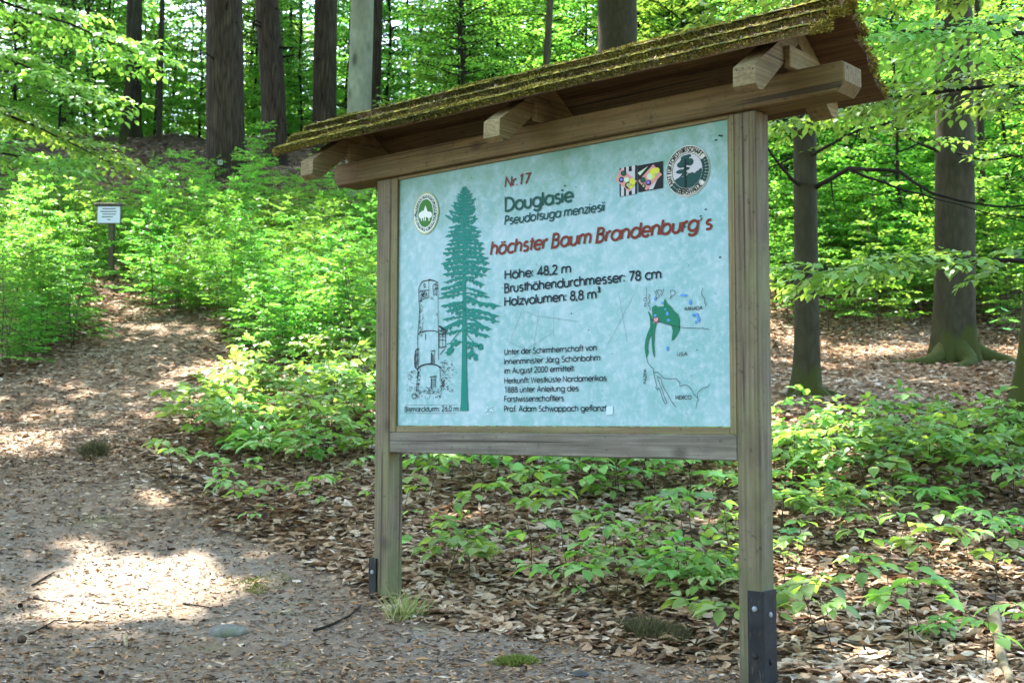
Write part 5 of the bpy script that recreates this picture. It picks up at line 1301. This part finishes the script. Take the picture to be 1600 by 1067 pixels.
def stick(pts, r, label, name='stick', cat='stick', mat='twig', lift=.4):
    P = np.array([hit(*q) for q in pts]); n = len(P); t = np.linspace(0, n - 1, n * 4); i0 = np.minimum(t.astype(int), n - 2); f = (t - i0)[:, None]; Q = P[i0] * (1 - f) + P[i0 + 1] * f
    Q[:, 2] = ground_z(Q[:, 0], Q[:, 1]) + r * (1 + lift); o0 = Q[len(Q) // 2].copy()
    Q = Q + .5 * r * np.stack([sn(Q, 9, 1), sn(Q, 9, 2), sn(Q, 9, 3) * .5], -1)
    mb = MB(); tube(mb, Q - o0, np.linspace(r, r * .55, len(Q)), 7); o = mb.build(name, M[mat], None, True, o0); tag(o, label, cat); return o
M['log'] = bark('log_bark', ((.12, .09, .05), (.24, .19, .11), (.34, .28, .18)), 6., .25)
stick([(1553, 970), (1560, 1005), (1568, 1040), (1578, 1075)], .028, 'pale barkless log end at the lower right corner', 'log', 'log', 'log', .3)
stick([(955, 1018), (1010, 1021), (1060, 1024), (1110, 1018)], .009, 'long grey stick lying in front of the right post')
stick([(490, 988), (520, 978), (545, 965), (562, 950)], .007, 'thin dark twig left of the left post base')
stick([(265, 748), (300, 752), (330, 768)], .011, 'dark stick in the leaves at the path edge')
stick([(50, 917), (70, 905), (85, 896)], .006, 'short twig at the left edge of the path')
stick([(52, 935), (75, 940), (100, 947)], .004, 'thin forked twig left of the bright sand')
stick([(45, 993), (85, 972), (130, 973), (170, 973)], .004, 'long bent twig along the lower edge of the bright sand')
stick([(285, 945), (310, 948), (330, 952)], .005, 'small twig right of the bright sand')
stick([(150, 942), (200, 948), (260, 944)], .003, 'very thin curved twig across the bright sand')
stick([(195, 1000), (197, 1015)], .012, 'short pale wood chip on the path', 'wood_chip', 'wood chip', 'log')
stick([(770, 905), (850, 893), (880, 886)], .008, 'dark stick under the board beside the seedlings')
stick([(1310, 1010), (1350, 1018), (1395, 1026)], .012, 'grey stick half buried in leaves at lower right')
stick([(265, 715), (285, 705), (300, 690)], .006, 'thin twig standing from the leaves right of the path')
def tuft(px, py, n, rad, hgt, label, mat, name, cat, seed, wd=.002, flatness=.35):
    h = hit(px, py); rng = np.random.default_rng(seed); a = rng.random(n) * 6.28; r_ = rad * np.sqrt(rng.random(n)) * (1 + .35 * np.sin(2 * a + seed) + .25 * np.sin(5 * a + seed * 2)); X, Y = r_ * np.cos(a), r_ * np.sin(a)
    z = ground_z(h[0] + X, h[1] + Y) - h[2] + hgt * flatness * (1 - (r_ / rad) ** 2); P = np.c_[X, Y, z - .004]
    d = np.c_[rng.normal(size=(n, 2)) * .5 + np.c_[X, Y] / rad * .6, np.ones(n)]; d = unit(d); L = hgt * (.5 + .8 * rng.random(n))[:, None]; sd = unit(np.cross(d, rng.normal(size=(n, 3))))
    V = np.stack([P - sd * wd, P + sd * wd, P + d * L], 1).reshape(-1, 3); mb = MB(); mb.add(V, np.arange(3 * n).reshape(-1, 3), rng.random(n))
    o = mb.build(name, M[mat], None, False, h); tag(o, label, cat)
tuft(805, 1035, 2600, .075, .022, 'bright yellow green moss cushion at the bottom below the board', 'moss_g', 'moss_cushion', 'moss', 71)
tuft(1020, 992, 3000, .15, .05, 'dark moss clump on the soil left of the right post', 'tuft', 'moss_clump', 'moss', 72)
tuft(1308, 955, 1500, .08, .04, 'dark moss clump in dead leaves right of the right post', 'tuft', 'moss_clump', 'moss', 73)
tuft(150, 707, 900, .11, .07, 'dark grass tuft on the path at far left', 'tuft', 'grass_tuft', 'grass tuft', 74, .0025)
tuft(630, 962, 120, .07, .12, 'dry grass tuft at the foot of the left post', 'grass', 'grass_tuft', 'grass tuft', 75, .003, .1)
tuft(400, 912, 2600, .17, .012, 'flat yellow green moss patch on the path left of the post', 'moss_g', 'moss_patch', 'moss', 76, .0022, .2)

# ------------------------------------------------------------------ the small sign on the slope and the tag on the fir
p = at(172, 452, 17.0); gz_ = float(ground_z(p[0], p[1])); mpp = 17.0 / F
small = empty('small_information_sign', (p[0], p[1], gz_), -.02); tag(small, 'small white notice on a single wooden post in the left thicket', 'sign')
ztop = at(168, 322, 17.0)[2] - gz_; zb = at(168, 351, 17.0)[2] - gz_
mb = MB(); bevbox(mb, (.0, .012, ztop / 2 - .1), (.085, .06, ztop + .14), .006); mb.build('post', M['post'], small)
mb = MB(); bevbox(mb, (-.03, -.033, (ztop + zb) / 2), (.345, .018, ztop - zb), .003); board_ = mb.build('board', M['rail'], small)
mb = MB(); bevbox(mb, (-.03, -.0455, (ztop + zb) / 2 - .0), (.315, .006, ztop - zb - .03), .001); sh = mb.build('notice_sheet', flat('notice_white', (.62, .64, .74), .4), small)
mb = MB(); bevbox(mb, (-.03, -.03, ztop + .014), (.41, .13, .026), .005); mb.build('roof_strip', M['rail'], small)
mb = MB(); xs0 = -.03
for i, (a, b) in enumerate(((-.09, .10), (-.12, .11), (-.09, .10), (-.1, .06), (-.02, .03))):
    z_ = ztop - .055 - i * .038; mb.add([(xs0 + a, -.0492, z_), (xs0 + b, -.0492, z_), (xs0 + b, -.0492, z_ + .012), (xs0 + a, -.0492, z_ + .012)], [[0, 1, 2, 3]], .5)
mb.build('lettering', INK['sketch'], sh)
p = at(344, 254, 22.55)
tg = empty('tree_tag', p); tag(tg, 'small white tag fixed to the foot of the thickest fir', 'tag')
mb = MB(); bevbox(mb, (0, 0, 0), (.085, .006, .085), .001); pl_ = mb.build('plate', INK['white'], tg)
mb = MB()
for dx in (-.02, .005): mb.add([(dx, -.0034, -.02), (dx + .012, -.0034, -.02), (dx + .012, -.0034, .025), (dx, -.0034, .025)], [[0, 1, 2, 3]], .5)
mb.build('lettering', INK['sketch'], pl_)
